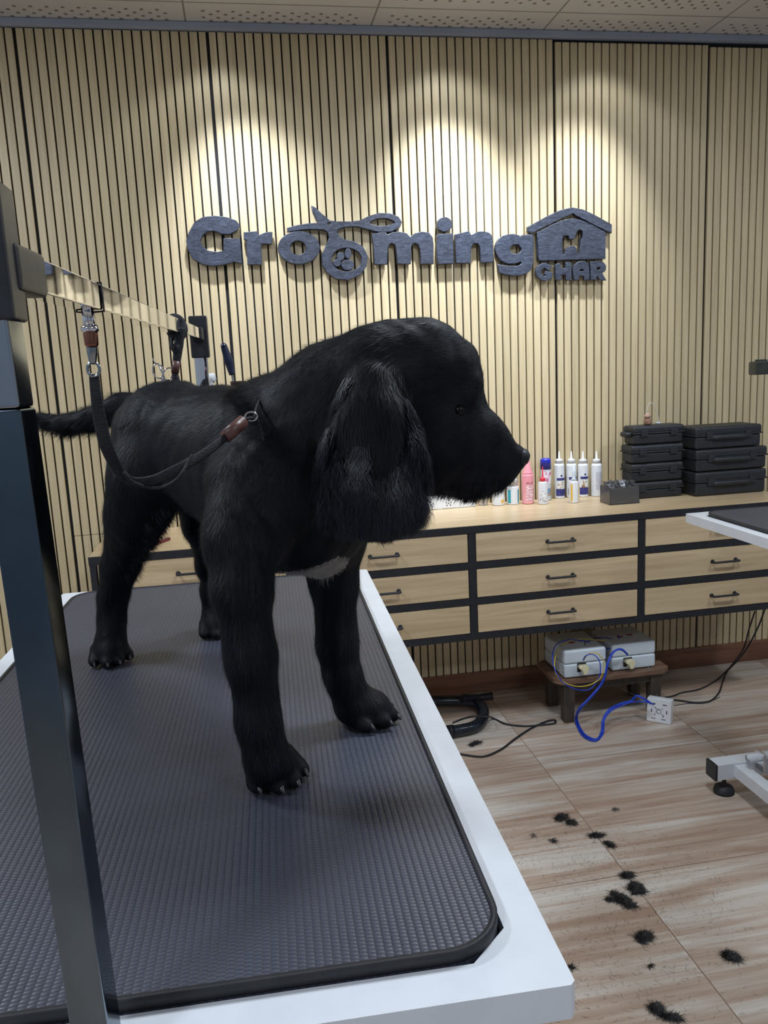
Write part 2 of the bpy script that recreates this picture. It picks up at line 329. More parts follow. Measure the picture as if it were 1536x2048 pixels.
glyph('scissors_emblem', c1, [[(785, 255), (830, 240), (930, 224), (1000, 222), (985, 205), (958, 150), (948, 108), (972, 120), (1010, 158), (1045, 185), (1065, 205), (1110, 212), (1210, 212), (1270, 205), (1330, 175), (1400, 155), (1470, 157), (1525, 180), (1547, 214), (1536, 245), (1480, 275), (1400, 280), (1330, 262), (1250, 240), (1180, 242), (1125, 258), (1112, 280), (1130, 310), (1170, 335), (1230, 345), (1290, 380), (1318, 440), (1310, 510), (1270, 565), (1190, 600), (1110, 590), (1050, 550), (1020, 500), (1018, 430), (1040, 380), (1060, 340), (1066, 310), (1055, 278), (1030, 262), (960, 258), (880, 262), (788, 276)],
    ell(1180, 465, 104, 82), [(1332, 212), (1375, 192), (1440, 186), (1495, 205), (1506, 222), (1450, 240), (1380, 240), (1340, 228)], ell(1063, 226, 13, 13)], 'scissors with paw print in the lower ring')
for q in [(1187, 500, 40, 33), (1117, 486, 25, 23), (1140, 443, 23, 27), (1190, 424, 19, 33)]: glyph('paw_pad', c1, [ell(*q)])
glyph('letter', c2, [[(-112, 280), (-28, 272), (-18, 290), (20, 272), (60, 268), (105, 278), (130, 302), (160, 278), (205, 268), (250, 275), (272, 305), (277, 345), (278, 470), (200, 470), (195, 380), (185, 348), (160, 336), (140, 347), (133, 375), (132, 470), (50, 470), (42, 380), (34, 347), (12, 336), (-8, 347), (-17, 375), (-19, 473), (-98, 473), (-104, 340)]], 'letter m')
glyph('letter', c2, [ell(350, 220, 46, 45)], 'dot of the letter i')
glyph('letter', c2, [[(306, 285), (400, 280), (407, 468), (312, 472), (302, 400)]], 'stem of the letter i')
glyph('letter', c2, [[(420, 285), (505, 265), (520, 290), (560, 270), (610, 268), (645, 285), (658, 330), (660, 458), (585, 462), (578, 365), (560, 338), (533, 342), (519, 370), (515, 465), (425, 465)]], 'letter n')
glyph('letter', c2, [[(690, 330), (720, 297), (780, 283), (820, 290), (838, 302), (850, 290), (915, 288), (918, 360), (915, 440), (905, 500), (875, 530), (820, 545), (750, 540), (702, 525), (695, 478), (750, 487), (820, 487), (845, 470), (840, 455), (790, 470), (730, 460), (690, 420), (678, 375)], [(765, 378), (785, 349), (825, 346), (846, 375), (835, 400), (800, 412), (772, 400)]], 'letter g')
glyph('house_roof', c2, [[(888, 235), (1165, 113), (1418, 222), (1418, 272), (1345, 240), (1190, 160), (1162, 152), (905, 275), (888, 262)]])
glyph('house_wall', c2, [[(945, 272), (1165, 183), (1378, 270), (1378, 438), (955, 450)], [(1103, 318), (1110, 290), (1145, 288), (1152, 315), (1182, 308), (1190, 278), (1212, 250), (1236, 262), (1234, 300), (1222, 330), (1218, 370), (1213, 412), (1197, 405), (1190, 370), (1170, 358), (1145, 365), (1125, 385), (1118, 415), (1104, 415), (1102, 350)]])
glyph('letter', c2, [[(1035, 492), (1000, 470), (960, 478), (938, 515), (948, 555), (985, 577), (1030, 572), (1042, 530), (998, 520), (992, 540), (1006, 550), (985, 554), (966, 537), (968, 508), (993, 497), (1015, 514)]], 'small letter G', 0.017)
glyph('letter', c2, [[(1062, 475), (1092, 472), (1093, 502), (1127, 502), (1126, 465), (1160, 465), (1162, 575), (1130, 575), (1128, 540), (1095, 540), (1096, 572), (1064, 572)]], 'small letter H', 0.017)
glyph('letter', c2, [[(1180, 575), (1174, 500), (1200, 464), (1240, 458), (1270, 482), (1277, 575), (1246, 575), (1245, 548), (1211, 548), (1208, 575)], [(1209, 522), (1216, 505), (1236, 503), (1244, 522)]], 'small letter A', 0.017)
glyph('letter', c2, [[(1285, 462), (1355, 459), (1382, 485), (1378, 515), (1356, 530), (1382, 575), (1345, 575), (1325, 542), (1318, 575), (1287, 572)], [(1322, 492), (1344, 490), (1350, 502), (1342, 513), (1322, 515)]], 'small letter R', 0.017)

# ---------------- wall cabinet ----------------
ZT, ZB, YF = 0.782, 0.376, -0.42; XL, CW, NC = -0.513, 0.6235, 4; XR = XL+CW*NC
cab = thing('drawer_cabinet', 'long wall-hung oak drawer cabinet with black metal frame under the slatted wall', 'cabinet', ((XL+XR)/2, -0.21, ZB))
bm = B_(); box(bm, ((XL+XR)/2, YF/2-0.0, ZT-0.004), (XR-XL, -YF-0.004, 0.010), 0.0015); mesh_obj('worktop', bm, OAKTOP, cab)
fr = 0.026
bm = B_(); box(bm, ((XL+XR)/2, YF+0.011, ZT-0.0125), (XR-XL+0.002, 0.026, 0.025), 0.001)
rowh = (ZT-ZB-0.025)/3
for k in (1, 2, 3): box(bm, ((XL+XR)/2, YF+0.012, ZT-0.0125-rowh*k), (XR-XL, 0.024, 0.024), 0.001)
for k in range(NC+1):
    xx = XL+0.0125 if k == 0 else (XR-0.0125 if k == NC else XL+CW*k)
    box(bm, (xx, YF+0.0125, (ZT+ZB)/2), (0.025, 0.023, ZT-ZB-0.002), 0.001)
for xx in (XL+0.0125, XR-0.0125):
    box(bm, (xx, -0.021, (ZT+ZB)/2), (0.025, 0.03, ZT-ZB-0.002)); box(bm, (xx, YF/2, ZT-0.021), (0.025, -YF, 0.022)); box(bm, (xx, YF/2, ZB+0.0125), (0.025, -YF, 0.025))
mesh_obj('frame', bm, BLK, cab)
bm = B_(); box(bm, ((XL+XR)/2, -0.195, ZB+0.008), (XR-XL-0.06, 0.37, 0.012))
for k in range(NC+1): box(bm, (XL+0.02+(CW*NC-0.04)/NC*k, -0.20, (ZT+ZB)/2-0.005), (0.014, 0.36, ZT-ZB-0.05))
mesh_obj('carcass', bm, OAK, cab)
hx = [(-0.201), 0.427, 1.051, 1.679]
bmd = B_(); box(bmd, (0, 0, 0), (CW-0.030, 0.016, rowh-0.028), 0.001)
bmh = B_(); hw = 0.046
tube(bmh, [(-hw, 0.0, 0.0), (-hw, -0.016, 0), (-hw+0.004, -0.022, 0), (hw-0.004, -0.022, 0), (hw, -0.016, 0), (hw, 0.0, 0)], 0.0042, 10, sub=4)
for s in (-1, 1): lathe(bmh, (s*hw, 0.0, 0), [(0.0075, 0), (0.0075, 0.002), (0.005, 0.004)], 12, Matrix.Rotation(math.pi/2, 3, 'X'))
d0 = mesh_obj('drawer', bmd, OAK, cab); h0 = mesh_obj('handle', bmh, BLK, d0)
d0.matrix_parent_inverse = cab.matrix_basis.inverted(); h0.matrix_parent_inverse = Matrix()
first = True
for c in range(NC):
    for k in range(3):
        if first: d, h = d0, h0
        else:
            d = d0.copy(); COL.objects.link(d); h = h0.copy(); COL.objects.link(h); d.parent = cab; d.matrix_parent_inverse = d0.matrix_parent_inverse; h.parent = d
        first = False
        xc = XL+CW*(c+0.5); zc = ZT-0.0125-rowh*(k+0.5)
        d.location = (xc+(0.003 if c == 0 else 0), YF+0.009, zc); h.location = (hx[c]-xc, -0.008, 0)

# ---------------- grooming tables ----------------
def mat_rubber():
    m = mat('ribbed_rubber_mat', (0.03, 0.032, 0.042), 0.40, spec=0.5); N, L, B = nodes(m)
    tc = N.new('ShaderNodeTexCoord'); sep = N.new('ShaderNodeSeparateXYZ'); L.new(tc.outputs['Object'], sep.inputs[0])
    def M(op, a, b=None):
        n = N.new('ShaderNodeMath'); n.operation = op
        for i, v in enumerate([a, b]):
            if v is None: continue
            if isinstance(v, (int, float)): n.inputs[i].default_value = v
            else: L.new(v, n.inputs[i])
        return n.outputs[0]
    px, py = 0.0060, 0.0038
    ux = M('DIVIDE', sep.outputs[0], px); row = M('MODULO', M('FLOOR', M('ADD', ux, 1000.0)), 2.0)
    vy = M('ADD', M('DIVIDE', sep.outputs[1], py), M('MULTIPLY', row, 0.5))
    a = M('POWER', M('ABSOLUTE', M('SINE', M('MULTIPLY', ux, math.pi))), 0.5); b = M('POWER', M('ABSOLUTE', M('SINE', M('MULTIPLY', vy, math.pi))), 0.6)
    h = M('MULTIPLY', a, M('ADD', M('MULTIPLY', b, 0.75), 0.25))
    bp = N.new('ShaderNodeBump'); bp.inputs['Strength'].default_value = 0.6; bp.inputs['Distance'].default_value = 0.0009; L.new(h, bp.inputs['Height']); L.new(bp.outputs[0], B.inputs['Normal'])
    nz = N.new('ShaderNodeTexNoise'); nz.inputs['Scale'].default_value = 9; nz.inputs['Detail'].default_value = 6; L.new(tc.outputs['Object'], nz.inputs['Vector'])
    cr = N.new('ShaderNodeValToRGB'); e = cr.color_ramp.elements; e[0].color = (0.048, 0.053, 0.078, 1); e[1].color = (0.070, 0.076, 0.104, 1); L.new(nz.outputs[0], cr.inputs[0])
    mx = N.new('ShaderNodeMix'); mx.data_type = 'RGBA'; L.new(M('MULTIPLY', M('SUBTRACT', 1.0, h), 0.7), mx.inputs[0]); L.new(cr.outputs[0], mx.inputs[6]); mx.inputs[7].default_value = (0.008, 0.009, 0.012, 1)
    L.new(mx.outputs[2], B.inputs['Base Color'])
    return m
MATR = mat_rubber()
W_, L_ = 0.599, 1.149
def rrect(x0, y0, x1, y1, r, n=10):
    o = []
    for cx, cy, a0 in ((x1-r, y0+r, -90), (x1-r, y1-r, 0), (x0+r, y1-r, 90), (x0+r, y0+r, 180)):
        for k in range(n+1): a = math.radians(a0+90*k/n); o.append((cx+r*math.cos(a), cy+r*math.sin(a)))
    return o
def crect(x0, y0, x1, y1, c): return [(x1-c, y0), (x1, y0+c), (x1, y1-c), (x1-c, y1), (x0+c, y1), (x0, y1-c), (x0, y0+c), (x0+c, y0)]
def ring_prism(bm, outer, inner, z0, z1):
    # outer and inner: equal point counts
    def q(ps, z): return [bm.verts.new((x, y, z)) for x, y in ps]
    ot, ob, it, ib = q(outer, z1), q(outer, z0), q(inner, z1), q(inner, z0); n = len(outer)
    for i in range(n):
        j = (i+1) % n
        bm.faces.new((ot[i], ot[j], it[j], it[i])); bm.faces.new((ob[j], ob[i], ib[i], ib[j])); bm.faces.new((ob[i], ob[j], ot[j], ot[i])); bm.faces.new((it[i], it[j], ib[j], ib[i]))
def table(label, ox, oy, z, rz):
    # local origin: near right corner of the top surface, x to the right, y away; the thing stands on the floor
    t = thing('grooming_table', label, 'table', (ox, oy, 0), rz=rz)
    bw, cb = 0.031, 0.030
    bm = B_(); ring_prism(bm, crect(-W_, 0, 0, L_, 0.0035), crect(-W_+bw, bw, -bw, L_-bw, cb), z-0.0255, z)
    es = [e for e in bm.edges if len(e.link_faces) == 2 and e.calc_face_angle(0) > 1.0]
    bmesh.ops.bevel(bm, geom=es, offset=0.002, segments=2, affect='EDGES')
    mesh_obj('top_frame', bm, WHITE, t, keep=True)
    bm = B_(); box(bm, (-W_/2, L_/2, z-0.017), (W_-2*bw+0.004, L_-2*bw+0.004, 0.012)); mesh_obj('top_panel', bm, BLKP, t, keep=True)
    bm = B_(); ma = rrect(-W_+bw+0.002, bw+0.002, -bw-0.002, L_-bw-0.002, 0.045)
    prism(bm, ma, z-0.011, z+0.008)
    es = [e for e in bm.edges if e.calc_face_angle(0) > 1.0]
    bmesh.ops.bevel(bm, geom=es, offset=0.0012, segments=2, affect='EDGES')
    mesh_obj('rubber_mat', bm, MATR, t, keep=True)
    bm = B_(); n = 0.0045
    ring_prism(bm, rrect(-W_+bw+0.0015, bw+0.0015, -bw-0.0015, L_-bw-0.0015, 0.0455), rrect(-W_+bw+0.002+n, bw+0.002+n, -bw-0.002-n, L_-bw-0.002-n, 0.045-n), z+0.0005, z+0.0092)
    mesh_obj('mat_rim', bm, RUB, t, keep=True)
    # lift base: tube rails, crossbars, scissor arms, column
    xa, xb, ya, yb, zr = -W_+0.085, -0.085, 0.05, L_-0.035, 0.08
    bm = B_()
    for yy in (ya, yb): beam(bm, (xa, yy, zr), (xb, yy, zr), 0.05, 0.05, 0.002)
    for xx in (xa+0.075, xb-0.075): beam(bm, (xx, ya+0.02, zr), (xx, yb-0.02, zr), 0.038, 0.038, 0.002)
    mesh_obj('base_frame', bm, WHITE, t, keep=True)
    bm = B_()
    for xx in (xa+0.045, xb-0.045):
        pass
    for s in (1, -1):
        xx0 = -W_/2+s*0.07
        beam(bm, (xx0, yb-0.10, zr+0.06), (xx0, ya+0.15, z-0.09), 0.03, 0.045, 0.003)
        beam(bm, (xx0+s*0.034, ya+0.10, zr+0.06), (xx0+s*0.034, yb-0.15, z-0.09), 0.03, 0.045, 0.003)
    tube(bm, [(-W_+0.16, yb-0.06, zr+0.055), (-0.16, yb-0.06, zr+0.055)], 0.013, 12, smooth=False)
    tube(bm, [(-W_+0.16, L_/2, (z+zr)/2), (-0.16, L_/2, (z+zr)/2)], 0.012, 12, smooth=False)
    mesh_obj('lift_arms', bm, WHITE, t, keep=True)
    bm = B_()
    for xx in (-W_+0.16, -0.16): beam(bm, (xx, 0.10, z-0.045), (xx, L_-0.10, z-0.045), 0.04, 0.038, 0.002)
    for yy in (0.16, L_-0.16): beam(bm, (-W_+0.10, yy, z-0.045), (-0.10, yy, z-0.045), 0.035, 0.036, 0.002)
    mesh_obj('under_frame', bm, WHITE, t, keep=True)
    for xx, s in ((xa, -1), (xb, 1)):
        for yy in (ya, yb):
            bm = B_(); box(bm, (xx+s*0.002, yy, zr), (0.008, 0.051, 0.051), 0.001); mesh_obj('end_cap', bm, BLKP, t, keep=True)
            bm = B_(); lathe(bm, (xx-s*0.04, yy, 0), [(0.030, 0.0), (0.031, 0.008), (0.026, 0.020), (0.014, 0.026), (0.006, 0.028), (0.006, 0.056)], 24); mesh_obj('levelling_foot', bm, RUB, t, keep=True)
    for s in (1, -1):
        bm = B_(); box(bm, (-W_/2+s*0.10, yb-0.06, zr+0.045), (0.006, 0.045, 0.06), 0.001)
        lathe(bm, (-W_/2+s*0.10, yb-0.06, zr+0.055), [(0.012, -0.012), (0.012, 0.012)], 6, Matrix.Rotation(math.pi/2, 3, 'Y'))
        mesh_obj('pivot_bracket', bm, CHROME, t, keep=True)
    return t
t1 = table('white framed grooming table with ribbed black mat that the black dog stands on', 0.1862, -2.5644, 0.9166, -0.034)
t2 = table('second grooming table with white frame, cut off by the right edge of the photo', 1.232+W_, -0.912-L_, 0.87, 0.0)

# ---------------- overhead grooming arm on table 1 ----------------
e_x = np.array([math.cos(0.034), -math.sin(0.034), 0]); e_y = np.array([math.sin(0.034), math.cos(0.034), 0]); A1 = np.array([0.1862, -2.5644, 0])
nb = A1-e_x*0.3015-e_y*0.004; fb = A1-e_x*0.2965+e_y*(L_+0.004)
zN, zF = 1.3175+0.060, 1.3175+0.083
arm = thing('overhead_rail', 'chrome overhead grooming rail spanning the near table on two square posts', 'grooming rail', (nb[0], nb[1], 0.9))
def lean(z): k = (z-0.865)/0.5; return (nb[0]+0.0028-0.0078*k, nb[1], z)
bm = B_(); beam(bm, lean(0.865), lean(1.307), 0.0222, 0.0222, 0.002, up=(0.121, 1, 0)); mesh_obj('outer_post', bm, CHROME_DREFL, arm)
bm = B_(); beam(bm, lean(1.307), lean(1.375), 0.0212, 0.0212, 0.002, up=(0.121, 1, 0)); mesh_obj('inner_post', bm, ICH, arm)
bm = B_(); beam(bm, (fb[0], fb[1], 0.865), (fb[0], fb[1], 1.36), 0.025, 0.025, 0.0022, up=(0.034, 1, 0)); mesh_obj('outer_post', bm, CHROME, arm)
bd = (fb-nb); bd[2] = zF-zN; bdn = bd/np.linalg.norm(bd)
ba = nb+np.array([0, 0, zN]); bb = fb+np.array([0, 0, zF])
bm = B_(); beam(bm, ba+bdn*0.01, bb-bdn*0.01, 0.0180, 0.0192, 0.0012); mesh_obj('crossbar', bm, CHROME, arm)
bm = B_(); box(bm, (nb[0]-0.0042, nb[1], zN+0.006), (0.026, 0.028, 0.066), 0.002); beam(bm, ba, ba+bdn*0.052, 0.021, 0.024, 0.003); mesh_obj('corner_bracket', bm, BLKP, arm)
bm = B_(); box(bm, (fb[0], fb[1], zF-0.005), (0.034, 0.034, 0.078), 0.003); beam(bm, bb, bb-bdn*0.05, 0.021, 0.024, 0.003); mesh_obj('corner_bracket', bm, BLKP, arm)
for q, s in ((nb, -1), (fb, 1)):
    bm = B_(); box(bm, (q[0], q[1]+s*0.012, 0.90), (0.045, 0.028, 0.05), 0.003); box(bm, (q[0], q[1]-s*0.012, 0.884), (0.045, 0.05, 0.008), 0.001); mesh_obj('table_clamp', bm, BLKP, arm)
def bar_at(px):
    lo, hi = 0.05, 1.1
    for _ in range(40):
        m_ = (lo+hi)/2; p = ba+bdn*m_ - CAM; x = 768+F*(p@RT)/(p@FW)
        if x < px: lo = m_
        else: hi = m_
    return ba+bdn*lo
# second table's arm end, entering from the right
arm2 = thing('overhead_rail', 'dark plastic rail end at the right photo edge above the second table', 'grooming rail', (1.75, -1.1, 1.28))
a2 = P(1518, 736, 1.9)
bm = B_(); box(bm, (a2[0]+0.03, a2[1], a2[2]), (0.10, 0.034, 0.034), 0.004); box(bm, (a2[0]+0.005, a2[1], a2[2]+0.018), (0.03, 0.012, 0.008), 0.002); mesh_obj('corner_bracket', bm, noise_mat('olive_plastic', (0.02, 0.024, 0.018), (0.035, 0.04, 0.03), nscale=30, rough=0.4), arm2)
bm = B_(); beam(bm, (a2[0]+0.07, a2[1], a2[2]), (1.86, a2[1], a2[2]), 0.02, 0.02, 0.002); mesh_obj('crossbar', bm, CHROME, arm2)
bm = B_(); beam(bm, (1.845, a2[1], 0.82), (1.845, a2[1], a2[2]+0.03), 0.025, 0.025, 0.002); mesh_obj('outer_post', bm, CHROME, arm2)

# ---------------- dog ----------------
ZM = 0.9166+0.0085
AX = {}
def px_r(p, r): return r*dep(p)/F
prims = []
def S(a, b, k=0.018, sq=None, flow=None, ln=0.007):
    # a, b: (px, py, Y, radius in px)
    A = P(*a[:3]); Bq = P(*b[:3]); prims.append((A, Bq, px_r(A, a[3]), px_r(Bq, b[3]), k, sq, np.array(flow if flow is not None else (0, 0, -1.)), ln))
def S3(A, Bq, ra, rb, k=0.010, sq=None, flow=None, ln=0.006):
    prims.append((np.array(A, float), np.array(Bq, float), ra, rb, k, sq, np.array(flow if flow is not None else (0, 0, -1.)), ln))
BACK = np.array([-0.42, 0.80, -0.25]); DOWN = np.array([0, 0, -1.0])
ny = ((0, 1, 0), 0.80)
# torso
S((345, 868, 1.13, 98), (352, 880, 1.13, 100), 0.03, None, BACK+0.4*DOWN)
S((352, 880, 1.13, 98), (440, 899, 1.03, 113), 0.035, None, BACK)
S((440, 899, 1.03, 113), (540, 925, 0.90, 148), 0.035, None, BACK)
S((455, 950, 1.00, 95), (560, 1010, 0.88, 128), 0.035, None, BACK+0.5*DOWN)
S((560, 905, 0.87, 135), (600, 975, 0.83, 150), 0.035, None, BACK+DOWN)
S((600, 970, 0.815, 125), (625, 1020, 0.82, 100), 0.03, None, DOWN)
S((575, 1030, 0.86, 95), (628, 1062, 0.82, 62), 0.03, None, DOWN)
# shoulder blades / near shoulder
S((500, 985, 0.80, 85), (488, 1065, 0.77, 70), 0.03, None, DOWN)
S((665, 985, 0.86, 70), (672, 1075, 0.86, 52), 0.03, None, DOWN)
# neck
S((575, 880, 0.87, 108), (665, 800, 0.82, 100), 0.035, None, BACK+0.8*DOWN, 0.010)
S((665, 800, 0.82, 100), (745, 748, 0.785, 92), 0.03, None, BACK+DOWN, 0.010)
S((650, 900, 0.82, 95), (740, 850, 0.79, 80), 0.03, None, DOWN, 0.010)
# skull and face (seen almost in profile)
HY = 0.775
S((800, 742, HY, 96), (846, 742, HY, 99), 0.022, ny, (-1, 0, -0.2), 0.006)
S((846, 748, HY, 96), (886, 756, HY, 74), 0.02, ny, (-1, 0, 0.1), 0.005)
S((905, 742, HY-0.004, 50), (915, 762, HY-0.004, 46), 0.012, None, (-1, 0, 0.4), 0.005)
S((835, 850, HY, 92), (890, 880, HY, 88), 0.022, ny, (-1, 0, -0.5), 0.007)
S((892, 850, HY, 72), (960, 885, HY, 58), 0.022, ((0, 1, 0), 0.72), (-1, 0, 0), 0.005)
S((960, 885, HY, 57), (1022, 914, HY, 26), 0.014, ((0, 1, 0), 0.80), (-1, 0, -0.1), 0.004)
S((895, 912, HY, 78), (950, 935, HY, 56), 0.022, ((0, 1, 0), 0.72), (-0.6, 0, -1), 0.009)
S((945, 930, HY, 58), (996, 938, HY, 36), 0.018, ((0, 1, 0), 0.78), (-0.4, 0, -1), 0.009)
S((1034, 912, HY, 20), (1040, 916, HY, 17), 0.006, None, (-1, 0, 0), 0.0)
S((945, 765, HY-0.026, 15), (938, 790, HY-0.028, 16), 0.010, None, (-1, 0, 0.4), 0.005)
# near (right) ear leather
en = ((0.25, 0.97, 0), 0.36)
S((775, 775, 0.752, 45), (750, 815, 0.735, 52), 0.02, None, DOWN, 0.012)
S((748, 800, 0.735, 56), (742, 880, 0.722, 80), 0.018, en, DOWN, 0.012)
S((740, 880, 0.722, 74), (744, 962, 0.714, 70), 0.016, en, DOWN, 0.014)
S((744, 962, 0.714, 68), (762, 996, 0.712, 48), 0.016, en, DOWN, 0.014)
S((784, 880, 0.726, 26), (780, 985, 0.718, 30), 0.016, en, DOWN, 0.012)
# far (left) ear
S((775, 820, 0.835, 50), (760, 930, 0.848, 62), 0.014, ((0, 1, 0), 0.3), DOWN, 0.012)
# right front leg (near)
S((478, 1075, 0.765, 66), (484, 1175, 0.745, 58), 0.024, None, DOWN, 0.009)
S((484, 1175, 0.745, 57), (503, 1320, 0.733, 50), 0.014, None, DOWN, 0.009)
S((503, 1320, 0.733, 49), (516, 1440, 0.728, 43), 0.012, None, DOWN, 0.008)
S((516, 1440, 0.728, 43), (532, 1520, 0.722, 45), 0.012, None, DOWN, 0.008)
# left front leg (far)
S((670, 1070, 0.865, 52), (668, 1160, 0.862, 46), 0.022, None, DOWN, 0.009)
S((668, 1160, 0.862, 45), (674, 1290, 0.855, 40), 0.014, None, DOWN, 0.009)
S((674, 1290, 0.855, 39), (686, 1350, 0.85, 36), 0.012, None, DOWN, 0.008)
S((686, 1350, 0.85, 36), (706, 1410, 0.845, 39), 0.012, None, DOWN, 0.008)
# right hind leg
S((318, 880, 1.10, 82), (296, 960, 1.08, 72), 0.03, None, DOWN+0.3*BACK)
S((296, 950, 1.08, 72), (272, 1030, 1.09, 56), 0.025, None, DOWN, 0.010)
S((272, 1030, 1.09, 56), (240, 1130, 1.145, 36), 0.02, None, DOWN, 0.012)
S((240, 1130, 1.145, 35), (226, 1195, 1.165, 29), 0.014, None, DOWN, 0.010)
S((226, 1195, 1.165, 29), (222, 1285, 1.15, 29), 0.010, None, DOWN, 0.008)
# left hind leg (mostly hidden)
S((410, 950, 1.17, 70), (418, 1040, 1.155, 52), 0.025, None, DOWN, 0.010)
S((418, 1040, 1.155, 48), (424, 1130, 1.205, 30), 0.018, None, DOWN, 0.010)
S((424, 1130, 1.205, 29), (427, 1180, 1.24, 25), 0.014, None, DOWN, 0.008)
S((427, 1180, 1.24, 25), (430, 1240, 1.235, 24), 0.010, None, DOWN, 0.008)
# tail
tf = (-1, 0.3, -0.5)
S((295, 822, 1.20, 34), (245, 815, 1.22, 29), 0.018, None, tf, 0.012)
S((245, 815, 1.22, 28), (190, 838, 1.25, 24), 0.010, None, tf, 0.014)
S((190, 838, 1.25, 24), (135, 849, 1.27, 20), 0.008, None, tf, 0.014)
S((135, 849, 1.27, 20), (98, 845, 1.275, 15), 0.008, None, tf, 0.014)
S((98, 845, 1.275, 15), (84, 836, 1.275, 11), 0.008, None, (-1, 0, 0.5), 0.014)
# paws: pad plus four toes, standing on the mat
claws = []
def paw(px, py, h, s, ankle):
    C = PZ(px, py, ZM); h = np.array([h[0], h[1], 0.]); h /= np.linalg.norm(h); l = np.array([-h[1], h[0], 0])
    z = np.array([0, 0, 1.])
    A = P(*ankle[:3])
    S3(A*0.55+(C+0.02*z)*0.45, C+h*0.006*s+z*0.017*s, 0.019*s, 0.018*s, 0.012)
    S3(C-h*0.012*s+z*0.012*s, C+h*0.012*s+z*0.014*s, 0.015*s, 0.016*s, 0.010)
    for k, (lat, fwd, rr) in enumerate([(-0.0222, 0.010, 0.0078), (-0.0078, 0.0225, 0.0085), (0.0078, 0.0225, 0.0085), (0.0222, 0.010, 0.0078)]):
        a = C+l*lat*s*0.75+h*(fwd-0.014)*s+z*0.020*s; b = C+l*lat*s+h*fwd*s+z*(rr*s+0.0005); e = C+l*lat*1.03*s+h*(fwd+0.005)*s+z*(rr*s*0.86+0.0005)
        S3(a, b, rr*s, rr*s, 0.003, None, h-0.6*z, 0.0022); S3(b, e, rr*s, rr*0.86*s, 0.0015, None, h-0.6*z, 0.0022)
        claws.append((e+h*(rr*0.55*s)+z*0.001, h*0.8-z*0.6, s))
paw(546, 1558, (0.42, -0.9), 1.10, (532, 1520, 0.722))
paw(732, 1442, (0.78, -0.62), 1.10, (706, 1410, 0.845))
paw(221, 1322, (0.30, -0.95), 1.05, (222, 1285, 1.15))
paw(432, 1268, (0.35, -0.93), 1.0, (430, 1240, 1.235))

def prim_d(q, pr):
    A, Bq, ra, rb, k, sq, fl, ln = pr
    if sq is not None:
        n = np.array(sq[0], float); n /= np.linalg.norm(n); s = 1/sq[1]-1
        q = q+(q@n - A@n)[..., None]*n*s; Bq = Bq+((Bq-A)@n)*n*s
    d = Bq-A; L2 = d@d+1e-12
    t = np.clip(((q-A)@d)/L2, 0, 1)
    r = ra+(rb-ra)*t
    return np.linalg.norm(q-A-t[..., None]*d, axis=-1)-r
def smin(a, b, k):
    h = np.maximum(k-np.abs(a-b), 0)/k; return np.minimum(a, b)-h*h*k*0.25
def sdf_field(prims, vx):
    lo = np.min([np.minimum(p[0]-p[2], p[1]-p[3]) for p in prims], 0)-0.02; hi = np.max([np.maximum(p[0]+p[2], p[1]+p[3]) for p in prims], 0)+0.02
    lo[2] = max(lo[2], ZM-0.006)
    n = np.ceil((hi-lo)/vx).astype(int)+1
    f = np.full(n, 0.06, np.float32)
    for pr in prims:
        A, Bq, ra, rb, k = pr[:5]; m = max(ra, rb)+k+2*vx
        a = np.maximum(np.floor((np.minimum(A, Bq)-m-lo)/vx).astype(int), 0); b = np.minimum(np.ceil((np.maximum(A, Bq)+m-lo)/vx).astype(int)+1, n)
        if np.any(b <= a): continue
        g = np.stack(np.meshgrid(*[lo[i]+vx*np.arange(a[i], b[i]) for i in range(3)], indexing='ij'), -1)
        sl = tuple(slice(a[i], b[i]) for i in range(3))
        f[sl] = smin(f[sl], prim_d(g, pr), k)
    zz = lo[2]+vx*np.arange(n[2])
    f = np.maximum(f, (ZM+0.0003-zz)[None, None, :])
    return f, lo
def surface_nets(f, lo, vx):
    ins = f < 0
    c = [ins[i:ins.shape[0]-1+i, j:ins.shape[1]-1+j, k:ins.shape[2]-1+k] for i in (0, 1) for j in (0, 1) for k in (0, 1)]
    s = sum(x.astype(np.int8) for x in c); act = (s > 0) & (s < 8)
    idx = -np.ones(act.shape, int); I = np.argwhere(act); idx[act] = np.arange(len(I))
    acc = np.zeros((len(I), 3)); cnt = np.zeros(len(I))
    cor = [(i, j, k) for i in (0, 1) for j in (0, 1) for k in (0, 1)]
    for u in range(8):
        for v in range(u+1, 8):
            cu, cv = np.array(cor[u]), np.array(cor[v])
            if np.abs(cu-cv).sum() != 1: continue
            a = f[tuple((I+cu).T)]; b = f[tuple((I+cv).T)]; m = (a < 0) != (b < 0)
            t = np.where(m, a/(a-b+1e-12*(a == b)), 0)
            acc += np.where(m[:, None], cu+(cv-cu)*t[:, None], 0); cnt += m
    V = lo+vx*(I+acc/cnt[:, None])
    quads = []
    for ax in range(3):
        o1, o2 = [(1, 2), (2, 0), (0, 1)][ax]
        sa = [slice(None)]*3; sb = [slice(None)]*3; sa[ax] = slice(0, -1); sb[ax] = slice(1, None)
        A_, B2 = ins[tuple(sa)], ins[tuple(sb)]
        E = np.argwhere(A_ != B2); E = E[(E[:, o1] > 0) & (E[:, o2] > 0) & (E[:, o1] < f.shape[o1]-1) & (E[:, o2] < f.shape[o2]-1)]
        d1 = np.zeros(3, int); d1[o1] = 1; d2 = np.zeros(3, int); d2[o2] = 1
        q = np.stack([idx[tuple((E-d1-d2).T)], idx[tuple((E-d2).T)], idx[tuple(E.T)], idx[tuple((E-d1).T)]], 1)
        fl = A_[tuple(E.T)]; q[~fl] = q[~fl][:, ::-1]
        quads.append(q)
    Q = np.concatenate(quads); Q = Q[(Q >= 0).all(1)]
    return V, Q
VX = 0.0027
fld, lo = sdf_field(prims, VX)
